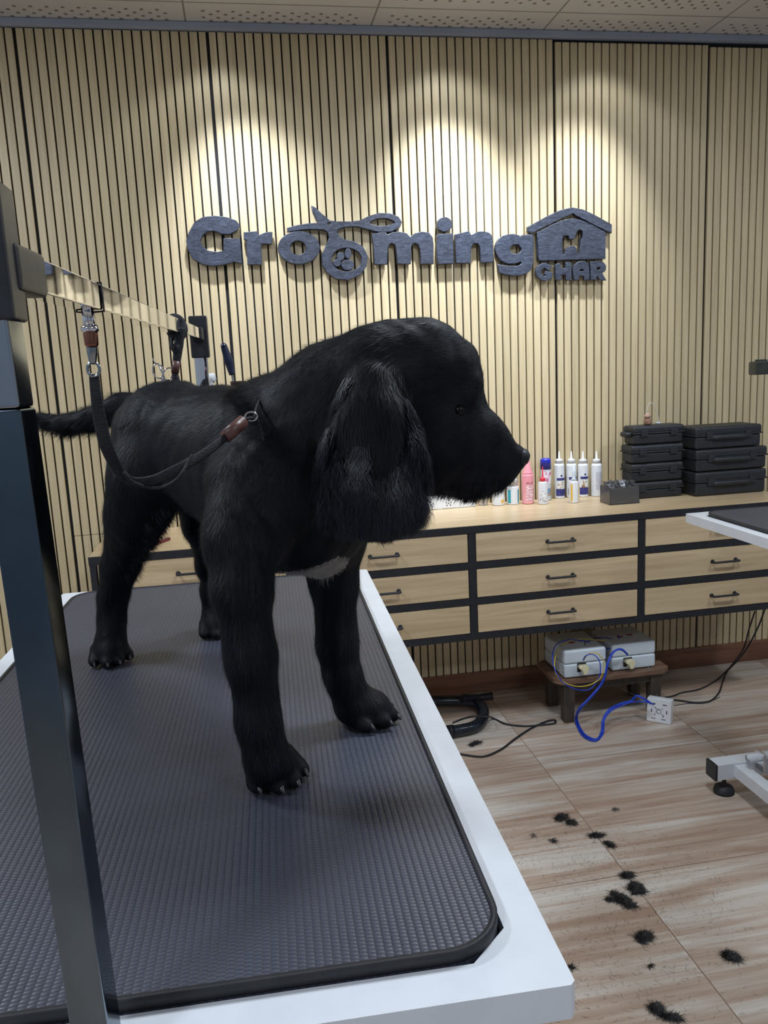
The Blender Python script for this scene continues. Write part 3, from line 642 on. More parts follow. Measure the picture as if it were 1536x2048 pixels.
# lumpy trimmed coat
gx = [lo[i]+VX*np.arange(fld.shape[i]) for i in range(3)]
X_, Y_, Z_ = np.meshgrid(*[g.astype(np.float32) for g in gx], indexing='ij', sparse=True)
lump = (np.sin(95*X_+40*Z_+7*np.sin(31*Y_))*np.sin(88*Z_-50*Y_+5*np.sin(43*X_))*np.sin(70*Y_+30*X_)).astype(np.float32)
fld += np.where(Z_ > ZM+0.04, 0.0016, 0.0).astype(np.float32)*lump
V, Q = surface_nets(fld, lo, VX)
def np_mesh(name, V, faces_flat, starts, totals, m, parent=None, smooth=True, mi=None):
    me = bpy.data.meshes.new(name); me.vertices.add(len(V)); me.vertices.foreach_set('co', np.asarray(V, np.float32).ravel())
    me.loops.add(len(faces_flat)); me.loops.foreach_set('vertex_index', np.asarray(faces_flat, np.int32))
    me.polygons.add(len(starts)); me.polygons.foreach_set('loop_start', np.asarray(starts, np.int32)); me.polygons.foreach_set('loop_total', np.asarray(totals, np.int32))
    for q in (m if isinstance(m, (list, tuple)) else [m]): me.materials.append(q)
    if mi is not None: me.polygons.foreach_set('material_index', np.asarray(mi, np.int32))
    me.update(calc_edges=True); me.polygons.foreach_set('use_smooth', np.full(len(starts), smooth)); 
    o = bpy.data.objects.new(name, me); COL.objects.link(o)
    if parent: o.parent = parent; o.matrix_parent_inverse = parent.matrix_basis.inverted()
    return o
# light laplacian smoothing
E1 = np.concatenate([Q[:, [0, 1]], Q[:, [1, 2]], Q[:, [2, 3]], Q[:, [3, 0]]])
deg = np.bincount(E1.ravel(), minlength=len(V))[:, None]
for _ in range(3):
    nb_ = np.zeros_like(V)
    for a in range(3): nb_[:, a] = np.bincount(E1[:, 0], V[E1[:, 1], a], len(V))+np.bincount(E1[:, 1], V[E1[:, 0], a], len(V))
    V = V*0.5+0.5*nb_/np.maximum(deg, 1)
# keep the largest piece only
par = np.arange(len(V))
for _ in range(400):
    m_ = np.minimum(par[E1[:, 0]], par[E1[:, 1]]); p2 = par.copy(); np.minimum.at(p2, E1[:, 0], m_); np.minimum.at(p2, E1[:, 1], m_); p2 = p2[p2]
    if (p2 == par).all(): break
    par = p2
main = np.bincount(par).argmax(); keepv = par == main; newi = np.cumsum(keepv)-1
Q = newi[Q[keepv[Q[:, 0]]]]; V = V[keepv]

def fur_mat(name, c1, c2, rough):
    m = noise_mat(name, c1, c2, nscale=45, rough=rough, spec=0.18)
    return m
SKINM = fur_mat('black_undercoat', (0.0025, 0.003, 0.005), (0.005, 0.006, 0.009), 0.6)
FURM = fur_mat('black_coat_hair', (0.002, 0.0028, 0.0048), (0.006, 0.008, 0.0135), 0.5)
EARM = noise_mat('black_ear_hair', (0.004, 0.005, 0.009), (0.026, 0.030, 0.042), scale=(1, 1, 0.08), nscale=420, rough=0.40, spec=0.3)
WFUR = fur_mat('grey_white_chest_hair', (0.30, 0.27, 0.24), (0.42, 0.39, 0.35), 0.6)
dogc = PZ(470, 1420, ZM)
dog = thing('dog', 'black cocker spaniel with long wavy ears standing on the grooming table, head turned right', 'dog', (dogc[0]-0.03, dogc[1]+0.1, ZM))
def in_patch(Pn):
    d = Pn-CAM; zc = d@FW; x = 768+F*(d@RT)/zc; y = 1024-F*(d@UP)/zc
    c = P(622, 1116, 0.83)
    return (np.linalg.norm((Pn-c)*np.array([0.85, 0.5, 1.3]), axis=1) < 0.034) & (Pn[:, 2] < c[2]+0.002+0.35*(Pn[:, 0]-c[0]))
cen = V[Q].mean(1)
body = np_mesh('body', V, Q.ravel(), np.arange(len(Q))*4, np.full(len(Q), 4), [SKINM, WFUR], dog, mi=in_patch(cen).astype(int))

# short coat: one tapered ribbon per hair
nrm = np.cross(V[Q[:, 2]]-V[Q[:, 0]], V[Q[:, 3]]-V[Q[:, 1]]); ar = np.linalg.norm(nrm, axis=1)/2; nrm /= (2*ar[:, None]+1e-12)
def flow_at(Pn):
    W = np.zeros(len(Pn)); FL = np.zeros((len(Pn), 3)); LN = np.zeros(len(Pn))
    for pr in prims:
        wgt = np.exp(-np.maximum(prim_d(Pn, pr)+0.004, 0)/0.006); W += wgt; fl = pr[6]/np.linalg.norm(pr[6]); FL += wgt[:, None]*fl; LN += wgt*pr[7]
    return FL/W[:, None], LN/W
def ribbons(name, R, D, Nn, L, w, m, parent, segs=3, bend=None, mi=None, wave=None):
    n = len(R); side = np.cross(D, Nn); side /= np.linalg.norm(side, axis=1)[:, None]+1e-9
    pts = []
    for s in range(segs+1):
        t = s/segs; c = R+D*(L*t)[:, None]
        if bend is not None: c = c+bend*(t*t*L)[:, None]
        if wave is not None: c = c+wave(t)
        pts.append(c)
    nv = 2*segs+1; VV = np.empty((n, nv, 3))
    for s in range(segs):
        ww = (w*(1-0.75*(s/segs)))[:, None]*0.5
        VV[:, 2*s] = pts[s]-side*ww; VV[:, 2*s+1] = pts[s]+side*ww
    VV[:, -1] = pts[-1]
    faces, tot = [], []
    for s in range(segs-1): faces += [2*s, 2*s+1, 2*s+3, 2*s+2]; tot.append(4)
    faces += [2*segs-2, 2*segs-1, 2*segs]; tot.append(3)
    FF = (np.arange(n)[:, None]*nv+np.array(faces)[None]).ravel(); TT = np.tile(tot, n); SS = np.concatenate([[0], np.cumsum(TT)[:-1]])
    return np_mesh(name, VV.reshape(-1, 3), FF, SS, TT, m, parent, True, None if mi is None else np.repeat(mi, len(tot)))
NH = 210000
pick = rng.choice(len(Q), NH, p=ar/ar.sum()); uv = rng.random((NH, 2)); q = V[Q[pick]]
R0 = (q[:, 0]*(1-uv[:, :1])+q[:, 1]*uv[:, :1])*(1-uv[:, 1:])+(q[:, 3]*(1-uv[:, :1])+q[:, 2]*uv[:, :1])*uv[:, 1:]
N0 = nrm[pick]; FLW, LN = flow_at(R0)
ok = (LN > 0.0008) & (R0[:, 2] > ZM+0.006); R0, N0, FLW, LN = R0[ok], N0[ok], FLW[ok], LN[ok]
T0 = FLW-N0*(FLW*N0).sum(1)[:, None]; T0 /= np.linalg.norm(T0, axis=1)[:, None]+1e-6
D0 = T0+N0*(0.20+0.16*rng.random(len(R0)))[:, None]+0.12*rng.normal(size=R0.shape); D0 /= np.linalg.norm(D0, axis=1)[:, None]
L0 = LN*(0.6+0.8*rng.random(len(R0)))
tipz = R0[:, 2]+D0[:, 2]*L0; bad = tipz < ZM+0.001; L0[bad] *= 0.3
coat = ribbons('coat', R0-N0*0.0006, D0, N0, L0, np.full(len(R0), 0.00036), [FURM, WFUR], dog, 3, bend=T0*0.25, mi=in_patch(R0).astype(int)); coat['kind'] = 'stuff'

# long wavy ear hair
EARP = [p for p in prims if p[5] is en]
def ear_hair(name, eprims, nlock, per, side, cam_off, lrange, zmin, ylim=None):
    sel = np.min([prim_d(R0, p) for p in eprims], 0) < 0.003
    if side: sel &= (N0@np.array(side)) > -0.15
    ids = np.nonzero(sel)[0]; ids = rng.choice(ids, nlock)
    RR, DD, NN, LL, PH, AM, SD = [], [], [], [], [], [], []
    for i in ids:
        r, nn = R0[i], N0[i]
        L = min(lrange[0]+(lrange[1]-lrange[0])*rng.random(), max(0.012, (r[2]-zmin)*1.0+0.006*rng.random()))
        ph, am = rng.random()*6.28, 0.0014+0.0030*rng.random()
        sd = np.cross(nn, DOWN); sd /= np.linalg.norm(sd)+1e-6
        base = DOWN+nn*0.12+sd*rng.normal()*0.11
        for _ in range(per):
            RR.append(r+rng.normal(size=3)*0.0018); dd = base+rng.normal(size=3)*0.022; DD.append(dd/np.linalg.norm(dd)); NN.append(nn); LL.append(L*(0.85+0.25*rng.random())); PH.append(ph+rng.normal()*0.25); AM.append(am); SD.append(sd)
    RR, DD, NN, LL, PH, AM, SD = map(np.array, (RR, DD, NN, LL, PH, AM, SD))
    conv = (rng.normal(size=RR.shape)*0.0)
    def wave(t): return SD*(AM*(np.sin(PH+t*LL*260)-np.sin(PH)))[:, None]*min(1, t*2)+NN*(0.008*math.sin(t*2.2))
    o = ribbons(name, RR, DD, NN, LL, np.full(len(RR), 0.0006), EARM, dog, 9, wave=wave); o['kind'] = 'stuff'; return o
ear_hair('ear_hair', EARP, 1900, 20, (0, -1, 0), 0, (0.030, 0.065), P(770, 1052, 0.71)[2])
# chest feathering and chin fringe
def fringe(name, sel_fn, nl, per, lr, m=FURM, dirv=(0, 0, -1)):
    ids = np.nonzero(sel_fn(R0, N0))[0]
    if not len(ids): return
    ids = rng.choice(ids, nl); RR = np.repeat(R0[ids], per, 0)+rng.normal(size=(nl*per, 3))*0.002; NN = np.repeat(N0[ids], per, 0)
    dd = np.repeat(np.array(dirv)+NN[::per]*0.25+rng.normal(size=(nl, 3))*0.15, per, 0)+rng.normal(size=(nl*per, 3))*0.06; dd /= np.linalg.norm(dd, axis=1)[:, None]
    L = np.repeat(lr[0]+(lr[1]-lr[0])*rng.random(nl), per)*(0.7+0.5*rng.random(nl*per))
    o = ribbons(name, RR, dd, NN, L, np.full(len(RR), 0.00045), m, dog, 5); o['kind'] = 'stuff'; return o
zc_ = P(930, 960, HY)[2]
fringe('chin_hair', lambda r, n: (np.abs(r[:, 1]+3-HY) < 0.06) & (r[:, 2] < zc_) & (r[:, 2] > zc_-0.05) & (r[:, 0] > P(850, 960, HY)[0]) & (n[:, 2] < -0.2), 800, 7, (0.003, 0.007), dirv=(-0.5, 0, -0.8))
th = P(280, 1050, 1.09)
fringe('leg_feather', lambda r, n: (np.linalg.norm(r-th, axis=1) < 0.10) & (n[:, 0] > 0.2) & (r[:, 2] < th[2]+0.03), 700, 7, (0.004, 0.011), dirv=(0.5, -0.2, -0.9))
tl = P(130, 842, 1.265)
fringe('tail_feather', lambda r, n: (np.linalg.norm(r-tl, axis=1) < 0.085), 500, 7, (0.008, 0.018), dirv=(-0.8, 0.1, -0.5))
# eyes, nose, claws
EYEM = mat('dark_eye', (0.004, 0.003, 0.003), 0.3, spec=0.2)
NOSEM = noise_mat('nose_leather', (0.006, 0.007, 0.009), (0.011, 0.011, 0.014), nscale=300, rough=0.5, bump=0.5, spec=0.35)
for s, Yy in ((1, 0.7445), (-1, 0.8055)):
    e = P(902, 818, HY); e[1] = -3+Yy
    bm = B_(); bmesh.ops.create_uvsphere(bm, u_segments=20, v_segments=12, radius=0.0058, matrix=Matrix.Translation(Vector(e)))
    mesh_obj('eye', bm, EYEM, dog)
bm = B_(); nc = P(1042, 914, HY); bmesh.ops.create_uvsphere(bm, u_segments=24, v_segments=16, radius=1.0, matrix=Matrix.Translation(Vector(nc)) @ Matrix.Rotation(0.45, 4, 'Y') @ Matrix.Diagonal((0.0085, 0.0135, 0.0095, 1)))
for v in bm.verts:
    for s in (1, -1):
        d = (v.co-(Vector(nc)+Vector((0.005, s*0.0065, -0.0015)))).length
        if d < 0.0035: v.co += Vector((-0.0035, 0, 0))*(1-d/0.0035)
mesh_obj('nose', bm, NOSEM, dog)
CLAW = mat('dark_claw', (0.03, 0.03, 0.035), 0.25)
for (c, d, s) in claws[:12]:
    d = d/np.linalg.norm(d); bm = B_(); tube(bm, [c-d*0.002, c+d*0.0035, c+d*0.007+np.array([0, 0, -0.0005])], [0.0026*s, 0.0021*s, 0.0006], 8, sub=3)
    for v in bm.verts: v.co.z = max(v.co.z, ZM+0.0004)
    mesh_obj('claw', bm, CLAW, dog)

# ---------------- grooming leash on the dog ----------------
lt = bar_at(178); lx = 0.0
def LP(px, py, Y): return P(px, py, Y)
Yb = lt[1]+3
leash = thing('grooming_leash', 'black grooming leash hanging from the crossbar down to the dog neck, with metal snap', 'leash', (lt[0], lt[1], lt[2]))
bm = B_(); q = lt
tube(bm, [q+np.array([a_, 0.0, b_]) for a_, b_ in ((-.0098, -.0105), (-.0098, 0), (-.0098, .0105), (0, .0105), (.0098, .0105), (.0098, 0), (.0098, -.0105), (0, -.011))], 0.0008, 6, closed=True, flat=3.0, nrm=(0, 1, 0), sub=2, smooth=False); mesh_obj('bar_loop', bm, STRAP, leash)
s0 = P(175, 628, Yb); s1 = P(180, 658, Yb); s2 = P(183, 684, Yb+0.003); s3 = P(186, 728, Yb+0.006); s4 = P(187, 750, Yb+0.008)
bm = B_(); tube(bm, [s0+np.array([0, 0, 0.004]), s1], 0.0045, 12, smooth=False); lathe(bm, s1, [(0.005, -0.003), (0.0068, -0.001), (0.0068, 0.001), (0.005, 0.003)], 14); mesh_obj('clip', bm, CHROME, leash)
bm = B_(); lathe(bm, (s1+s2)/2, [(0.003, -0.009), (0.0052, -0.007), (0.0056, 0), (0.0052, 0.006), (0.004, 0.008)], 16); o = mesh_obj('swivel', bm, mat('copper', (0.30, 0.13, 0.09), 0.15, 1.0), leash); o['label'] = 'copper coloured swivel'
bm = B_(); tube(bm, [s2+np.array([0, 0, 0.002]), (s2+s3)/2, s3], [0.0045, 0.004, 0.0022], 10, sub=4)
tube(bm, [s3+np.array([0.0045*math.cos(a), 0, 0.0055*math.sin(a)-0.004]) for a in np.linspace(0, 2*math.pi, 13)[:-1]], 0.0013, 6, closed=True, sub=1); mesh_obj('snap_hook', bm, ICH, leash)
Ld = [(188, 748, Yb+.008), (192, 790, Yb+.01), (200, 840, Yb+.02), (213, 892, Yb+.03), (235, 938, Yb+.05), (262, 965, Yb+.07), (300, 964, Yb+.07), (350, 945, 0.69), (410, 910, 0.72), (450, 880, 0.74)]
bm = B_(); tube(bm, [P(*q) for q in Ld[:5]]+[P(250, 956, Yb+.06)], [0.0038, 0.0042, 0.0052, 0.0055, 0.0052, 0.0045], 8, flat=0.28, nrm=(0, 1, 0.2)); mesh_obj('strap', bm, STRAP, leash)
bm = B_(); tube(bm, [P(236, 938, Yb+.052), P(262, 962, Yb+.068), P(300, 962, Yb+.07), P(350, 941, 0.70), P(410, 906, 0.72), P(452, 874, 0.742)], [0.0042, 0.0046, 0.0048, 0.0046, 0.0042, 0.0036], 8, flat=0.3, nrm=(0, 1, 0.2)); mesh_obj('strap', bm, STRAP, leash)
bm = B_(); tube(bm, [P(246, 944, Yb+.05), P(270, 966, Yb+.06), P(312, 976, Yb+.07), P(352, 960, 0.685), P(376, 925, 0.69), P(384, 910, 0.693)], 0.0014, 6); mesh_obj('cord', bm, STRAP, leash)
r1_ = P(487, 842, 0.755); rs = P(450, 874, 0.742)
bm = B_(); tube(bm, [rs, r1_], 0.0062, 14, smooth=False); o = mesh_obj('sleeve', bm, BROWN, leash); o['label'] = 'brown leather slide'
rg = P(503, 833, 0.766)
bm = B_(); tube(bm, [rg+np.array([0.0055*math.cos(a), 0.0, 0.0040*math.sin(a)]) for a in np.linspace(0, 2*math.pi, 17)[:-1]], 0.0011, 8, closed=True, sub=2); mesh_obj('ring', bm, CHROME, leash)
bm = B_(); tube(bm, [r1_, P(500, 836, 0.76), P(515, 842, 0.775), P(525, 868, 0.778), P(532, 905, 0.768), P(545, 950, 0.762)], 0.0017, 6)
tube(bm, [P(508, 834, 0.768), P(512, 815, 0.795), P(520, 798, 0.82), P(530, 785, 0.86)], 0.0011, 6); mesh_obj('noose_cord', bm, STRAP, leash)
# spare loop tied near the far end of the bar
lt2 = bar_at(352); Y2 = lt2[1]+3
l2 = thing('grooming_leash', 'spare black loop with brown slide wrapped on the far end of the crossbar', 'leash', tuple(lt2))
bm = B_()
for k in range(4):
    tube(bm, [lt2+np.array([0.0115*math.cos(a), 0.010*(k-1.5)+0.004*math.sin(2*a), 0.0135*math.sin(a)-0.001*k]) for a in np.linspace(0, 2*math.pi, 15)[:-1]], 0.0042, 8, closed=True, flat=0.6, nrm=(0, 1, 0), sub=2)
tube(bm, [P(350, 665, Y2), P(356, 690, Y2-.02), P(352, 705, Y2-.02), P(343, 690, Y2-.02), P(345, 672, Y2)], 0.003, 6)
mesh_obj('wrapped_cord', bm, STRAP, l2)
bm = B_(); tube(bm, [P(362, 655, Y2-.02), P(357, 690, Y2-.02), P(353, 725, Y2-.02)], [0.006, 0.007, 0.0055], 8, flat=0.35, nrm=(0, 1, 0)); mesh_obj('strap', bm, STRAP, l2)
bm = B_(); tube(bm, [P(353, 722, Y2-.02), P(350, 746, Y2-.02)], 0.0056, 12, smooth=False); mesh_obj('sleeve', bm, BROWN, l2)
bm = B_(); tube(bm, [P(350, 744, Y2-.02), P(349, 775, Y2-.02), P(342, 800, Y2-.01)], 0.0045, 8); tube(bm, [P(350, 744, Y2-.02), P(357, 780, Y2-.02), P(342, 800, Y2-.01)], 0.004, 8); mesh_obj('noose_cord', bm, STRAP, l2)

# ---------------- tool holder on the far post, with tools ----------------
tz = P(400, 795, 1.66)[2]
tray = thing('tool_tray', 'dark tool tray clamped to the far post behind the dog back', 'tray', (fb[0], fb[1]+0.06, tz))
bm = B_(); box(bm, (fb[0]+0.02, fb[1]+0.062, tz), (0.26, 0.085, 0.006), 0.002); box(bm, (fb[0], fb[1]+0.022, tz-0.006), (0.036, 0.02, 0.03), 0.002)
mesh_obj('shelf', bm, BLKP, tray)
cupc = P(478, 790, 1.66); CR = 0.0155
cup = thing('tool_cup', 'small brown cup holding a dark handled comb behind the dog back', 'cup', (cupc[0], cupc[1], tz+0.003))
bm = B_(); ztop = P(478, 762, 1.66)[2]
lathe(bm, (cupc[0], cupc[1], 0), [(CR*0.9, tz+0.0035), (CR, ztop), (CR*0.9, ztop), (CR*0.8, tz+0.006)], 24); mesh_obj('cup_body', bm, noise_mat('brown_cup', (0.05, 0.03, 0.02), (0.08, 0.05, 0.035), nscale=30, rough=0.4), cup)
cmb = thing('grooming_comb', 'tool with rounded navy handle standing in the brown cup', 'comb', (cupc[0], cupc[1], tz+0.006))
a = P(447, 690, 1.66); b = P(464, 750, 1.66); c = P(468, 780, 1.66)
bm = B_(); tube(bm, [a, (a+b)/2+np.array([0.001, 0, 0]), b], [0.0062, 0.0088, 0.0052], 12, flat=0.5, nrm=(0, 1, 0)); lathe(bm, a, [(0.0005, 0.005), (0.0045, 0.003), (0.006, -0.001)], 10, cap=False); mesh_obj('handle', bm, noise_mat('navy_handle', (0.01, 0.014, 0.04), (0.018, 0.024, 0.055), nscale=50, rough=0.35), cmb)
bm = B_(); tube(bm, [b, c, c+np.array([0.001, 0, -0.006])], 0.0022, 8, smooth=False); mesh_obj('shaft', bm, CHROME, cmb)
brc = P(424, 765, 1.64)
br = thing('white_brush', 'small white rounded tool showing above the dog back', 'brush', (brc[0], brc[1], tz+0.003))
bm = B_(); tube(bm, [(brc[0]-0.004, brc[1], tz+0.004), P(418, 766, 1.64), P(424, 756, 1.64), P(431, 753, 1.64)], [0.008, 0.009, 0.010, 0.006], 12, flat=0.7, nrm=(0, 1, 0)); mesh_obj('handle', bm, WPL, br)
sc = thing('scissors', 'steel grooming scissors hanging open beside the spare loop', 'scissors', tuple(P(330, 770, 1.63)))
def ring_at(bm, px, py, rx, ry, Y, rot, r=0.0015):
    c = P(px, py, Y); tube(bm, [c+np.array([rx*math.cos(a)*math.cos(rot)-ry*math.sin(a)*math.sin(rot), 0, rx*math.cos(a)*math.sin(rot)+ry*math.sin(a)*math.cos(rot)]) for a in np.linspace(0, 2*math.pi, 17)[:-1]], r, 6, closed=True, sub=2)
bm = B_(); ring_at(bm, 316, 742, 0.010, 0.014, 1.63, 0.1); tube(bm, [P(323, 756, 1.63), P(330, 775, 1.63), P(342, 805, 1.63)], [0.0022, 0.0028, 0.001], 8, flat=0.4, nrm=(0, 1, 0)); tube(bm, [P(312, 729, 1.63), P(305, 716, 1.63)], 0.0012, 6, smooth=False); mesh_obj('blade', bm, CHROME, sc)
bm = B_(); ring_at(bm, 336, 748, 0.0085, 0.0125, 1.635, -0.5); tube(bm, [P(330, 760, 1.635), P(325, 777, 1.635), P(322, 805, 1.635)], [0.0022, 0.0028, 0.001], 8, flat=0.4, nrm=(0, 1, 0)); tube(bm, [P(316, 727, 1.635), P(330, 758, 1.635)], 0.0016, 6, smooth=False); mesh_obj('blade', bm, CHROME, sc)

# ---------------- things on the worktop ----------------
def ctop(px, py): q = PZ(px, py, ZT+0.001); return q
def zat(px, py, q): # height above the floor of pixel row py at the depth of q
    return P(px, py, q[1]+3)[2]
BLUELAB = noise_mat('navy_label', (0.03, 0.03, 0.16), (0.05, 0.05, 0.22), nscale=90, rough=0.4)
TEAL = mat('teal_label', (0.02, 0.32, 0.38), 0.4); YEL = mat('yellow_label', (0.78, 0.48, 0.06), 0.4); PINK = noise_mat('pink_liquid', (0.85, 0.33, 0.38), (0.9, 0.42, 0.46), nscale=8, rough=0.25)
RED = mat('red_cap', (0.75, 0.03, 0.06), 0.35); BLUECAP = mat('blue_cap', (0.02, 0.03, 0.42), 0.3); CLEARP = mat('clear_plastic', (0.9, 0.9, 0.9), 0.12)
CLEARP.node_tree.nodes['Principled BSDF'].inputs['Transmission Weight'].default_value = 0.85
PALE = noise_mat('pale_print', (0.72, 0.70, 0.72), (0.30, 0.32, 0.42), scale=(60, 60, 160), nscale=3, rough=0.4, detail=3, p0=0.45, p1=0.62)
TANP = noise_mat('tan_print', (0.80, 0.78, 0.72), (0.28, 0.18, 0.10), nscale=110, rough=0.4, detail=3, p0=0.45, p1=0.6)
GREYL = noise_mat('grey_print', (0.82, 0.83, 0.84), (0.25, 0.26, 0.3), scale=(60, 60, 200), nscale=2, rough=0.4, detail=2, p0=0.5, p1=0.62)
def patch(bm, c, r, z0, z1, a0, a1, off=0.0004, n=14):
    lo_, hi_ = [], []
    for k in range(n+1):
        a = math.radians(a0+(a1-a0)*k/n); x, y = c[0]+(r+off)*math.cos(a), c[1]+(r+off)*math.sin(a); lo_.append(bm.verts.new((x, y, z0))); hi_.append(bm.verts.new((x, y, z1)))
    li, hi2 = [], []
    for k in range(n+1):
        a = math.radians(a0+(a1-a0)*k/n); x, y = c[0]+(r-0.0002)*math.cos(a), c[1]+(r-0.0002)*math.sin(a); li.append(bm.verts.new((x, y, z0))); hi2.append(bm.verts.new((x, y, z1)))
    for k in range(n):
        bm.faces.new((lo_[k], lo_[k+1], hi_[k+1], hi_[k])); bm.faces.new((li[k+1], li[k], hi2[k], hi2[k+1])); bm.faces.new((hi_[k], hi_[k+1], hi2[k+1], hi2[k])); bm.faces.new((li[k], li[k+1], lo_[k+1], lo_[k]))
    bm.faces.new((lo_[0], hi_[0], hi2[0], li[0])); bm.faces.new((lo_[-1], li[-1], hi2[-1], hi_[-1]))
def bottle(name, label, cat, q, parts, group=None):
    t = thing(name, label, cat, (q[0], q[1], ZT+0.001), group)
    for (pn, m, prof) in parts:
        bm = B_(); lathe(bm, (q[0], q[1], ZT+0.0012), prof, 28); mesh_obj(pn, bm, m, t, ang=50)
    return t
def lab(t, q, r, z0, z1, m, a0=-150, a1=-30, name='label', lb=None):
    bm = B_(); patch(bm, q, r, ZT+z0, ZT+z1, a0, a1); o = mesh_obj(name, bm, m, t)
    if lb: o['label'] = lb
# four tall nozzle bottles
nzl = [(1119, 996, 'tall white nozzle bottle with navy animal label, nearest the blue-capped can'), (1143, 994, 'tall white nozzle bottle half hidden behind the small pump bottle'), (1166, 993, 'tall white nozzle bottle with navy animal label, right behind the small pump bottle'), (1193, 992, 'tall white nozzle bottle turned to its plain text side, beside the grey blade box')]
for i, (px, py, lb) in enumerate(nzl):
    q = ctop(px, py); r = 0.0205 if i < 3 else 0.021; hb = zat(px, 926, q)-ZT; ht = zat(px, 903, q)-ZT
    t = bottle('nozzle_bottle', lb, 'bottle', q, [('bottle_body', WPL, [(r-0.003, 0), (r, 0.003), (r, hb-0.012), (r-0.002, hb-0.006), (0.013, hb)]), ('cap', WPL, [(0.0155, hb-0.002), (0.0155, hb+0.012), (0.011, hb+0.014), (0.0045, hb+0.017), (0.0022, ht)])], 'tall white nozzle bottles on the worktop')
    if i < 3:
        lab(t, q, r, 0.012, 0.040, BLUELAB); lab(t, q, r, 0.0402, 0.068, TANP, -130, -60, 'picture', 'picture of animals'); lab(t, q, r, 0.074, 0.084, BLUELAB, -140, -40, 'title_band')
        bm = B_(); patch(bm, q, r, ZT+0.089, ZT+0.096, -98, -78); mesh_obj('logo', bm, BLUELAB, t)
    else:
        lab(t, q, r, 0.03, 0.10, PALE, -120, -50)
q = ctop(1092, 1000); r = 0.0205; hb = zat(1092, 938, q)-ZT; ht = zat(1092, 917, q)-ZT
t = bottle('spray_can', 'can with royal blue cap standing behind the red-tipped bottle', 'can', q, [('can_body', GREYP, [(r-0.002, 0), (r, 0.003), (r, hb-0.002), (r-0.002, hb)]), ('cap', BLUECAP, [(r+0.0003, hb-0.001), (r+0.0003, ht-0.008), (r-0.003, ht-0.002), (r-0.008, ht), (0.0, ht)])])
lab(t, q, r, 0.07, hb-0.006, noise_mat('pink_print', (0.82, 0.80, 0.84), (0.6, 0.15, 0.3), nscale=60, rough=0.4, detail=2, p0=0.5, p1=0.65), -140, -40); lab(t, q, r, 0.02, 0.05, noise_mat('dog_print', (0.05, 0.3, 0.6), (0.5, 0.28, 0.12), nscale=70, rough=0.4, detail=2), -100, -40, 'picture')
q = ctop(1056, 1007); r = 0.0225; h1 = zat(1056, 948, q)-ZT; h2 = zat(1056, 912, q)-ZT
t = bottle('pink_bottle', 'tall pink bottle with tapered cap directly below the dog nose', 'bottle', q, [('bottle_body', PINK, [(r-0.003, 0), (r, 0.004), (r, h1-0.006), (r-0.003, h1)]), ('cap', PINK, [(r-0.003, h1), (r-0.002, h1+0.004), (0.013, h1+0.022), (0.006, h2-0.002), (0.002, h2)])])
lab(t, q, r, 0.015, 0.075, noise_mat('pink_label', (0.85, 0.62, 0.64), (0.5, 0.2, 0.25), scale=(50, 50, 220), nscale=2, rough=0.4, detail=2, p0=0.5, p1=0.6), -125, -50); lab(t, q, r, 0.080, 0.088, noise_mat('rose_strip', (0.45, 0.12, 0.15), (0.6, 0.3, 0.3), nscale=100), -125, -50, 'title_band')
q = ctop(1086, 1008); r = 0.0185; h1 = zat(1086, 963, q)-ZT; h2 = zat(1086, 934, q)-ZT
t = bottle('dropper_bottle', 'small white bottle with bright red pointed cap in front of the blue-capped can', 'bottle', q, [('bottle_body', WPL, [(r-0.003, 0), (r, 0.003), (r, h1-0.005), (0.009, h1)]), ('cap', RED, [(0.0105, h1-0.001), (0.0105, h1+0.011), (0.006, h1+0.014), (0.0028, h1+0.018), (0.0018, h2)])])
lab(t, q, r, 0.010, 0.052, GREYL, -150, -45)
q = ctop(1148, 1005); r = 0.0195; h1 = zat(1148, 962, q)-ZT; h2 = zat(1148, 932, q)-ZT
t = bottle('pump_bottle', 'short white bottle with yellow-edged label and clear pump, in front of the nozzle bottles', 'bottle', q, [('bottle_body', WPL, [(r-0.003, 0), (r, 0.003), (r, h1-0.005), (0.009, h1)]), ('pump', GREYP, [(0.010, h1-0.001), (0.010, h1+0.008), (0.006, h1+0.011), (0.006, h1+0.02), (0.0045, h2)])])
lab(t, q, r, 0.008, h1-0.010, YEL, -80+30, -20, 'label'); lab(t, q, r, 0.008, h1-0.010, YEL, -150, -128, 'label')
q = ctop(1026, 1008); r = 0.0235; h1 = zat(1026, 972, q)-ZT; h2 = zat(1026, 958, q)-ZT
t = bottle('lidded_jar', 'white lidded jar with teal label edges beside the pink bottle', 'jar', q, [('jar_body', WPL, [(r-0.003, 0), (r, 0.003), (r, h1-0.004), (r-0.004, h1)]), ('lid', WPL, [(r-0.003, h1), (r-0.003, h2-0.002), (r-0.006, h2), (0, h2)])])
lab(t, q, r, 0.008, h1-0.012, TEAL, -160, -128, lb='teal label edge'); lab(t, q, r, 0.008, h1-0.012, TEAL, -58, -35, lb='teal label edge')
q = ctop(997, 1010); h1 = zat(997, 976, q)-ZT; h2 = zat(997, 962, q)-ZT
t = bottle('lidded_jar', 'white lidded jar with small yellow label under the dog chin', 'jar', q, [('jar_body', WPL, [(r-0.003, 0), (r, 0.003), (r, h1-0.004), (r-0.004, h1)]), ('lid', WPL, [(r-0.003, h1), (r-0.003, h2-0.002), (r-0.006, h2), (0, h2)])])
lab(t, q, r, 0.012, 0.024, YEL, -82, -45)
q = ctop(967, 1010); r = 0.0185; h1 = zat(967, 975, q)-ZT
t = bottle('clear_jar', 'low clear jar between the white power strip and the yellow-label jar', 'jar', q, [('jar_body', CLEARP, [(r-0.002, 0), (r, 0.002), (r, h1*0.75), (r-0.003, h1*0.8)]), ('lid', GREYP, [(r-0.001, h1*0.8), (r-0.001, h1), (0, h1)])])
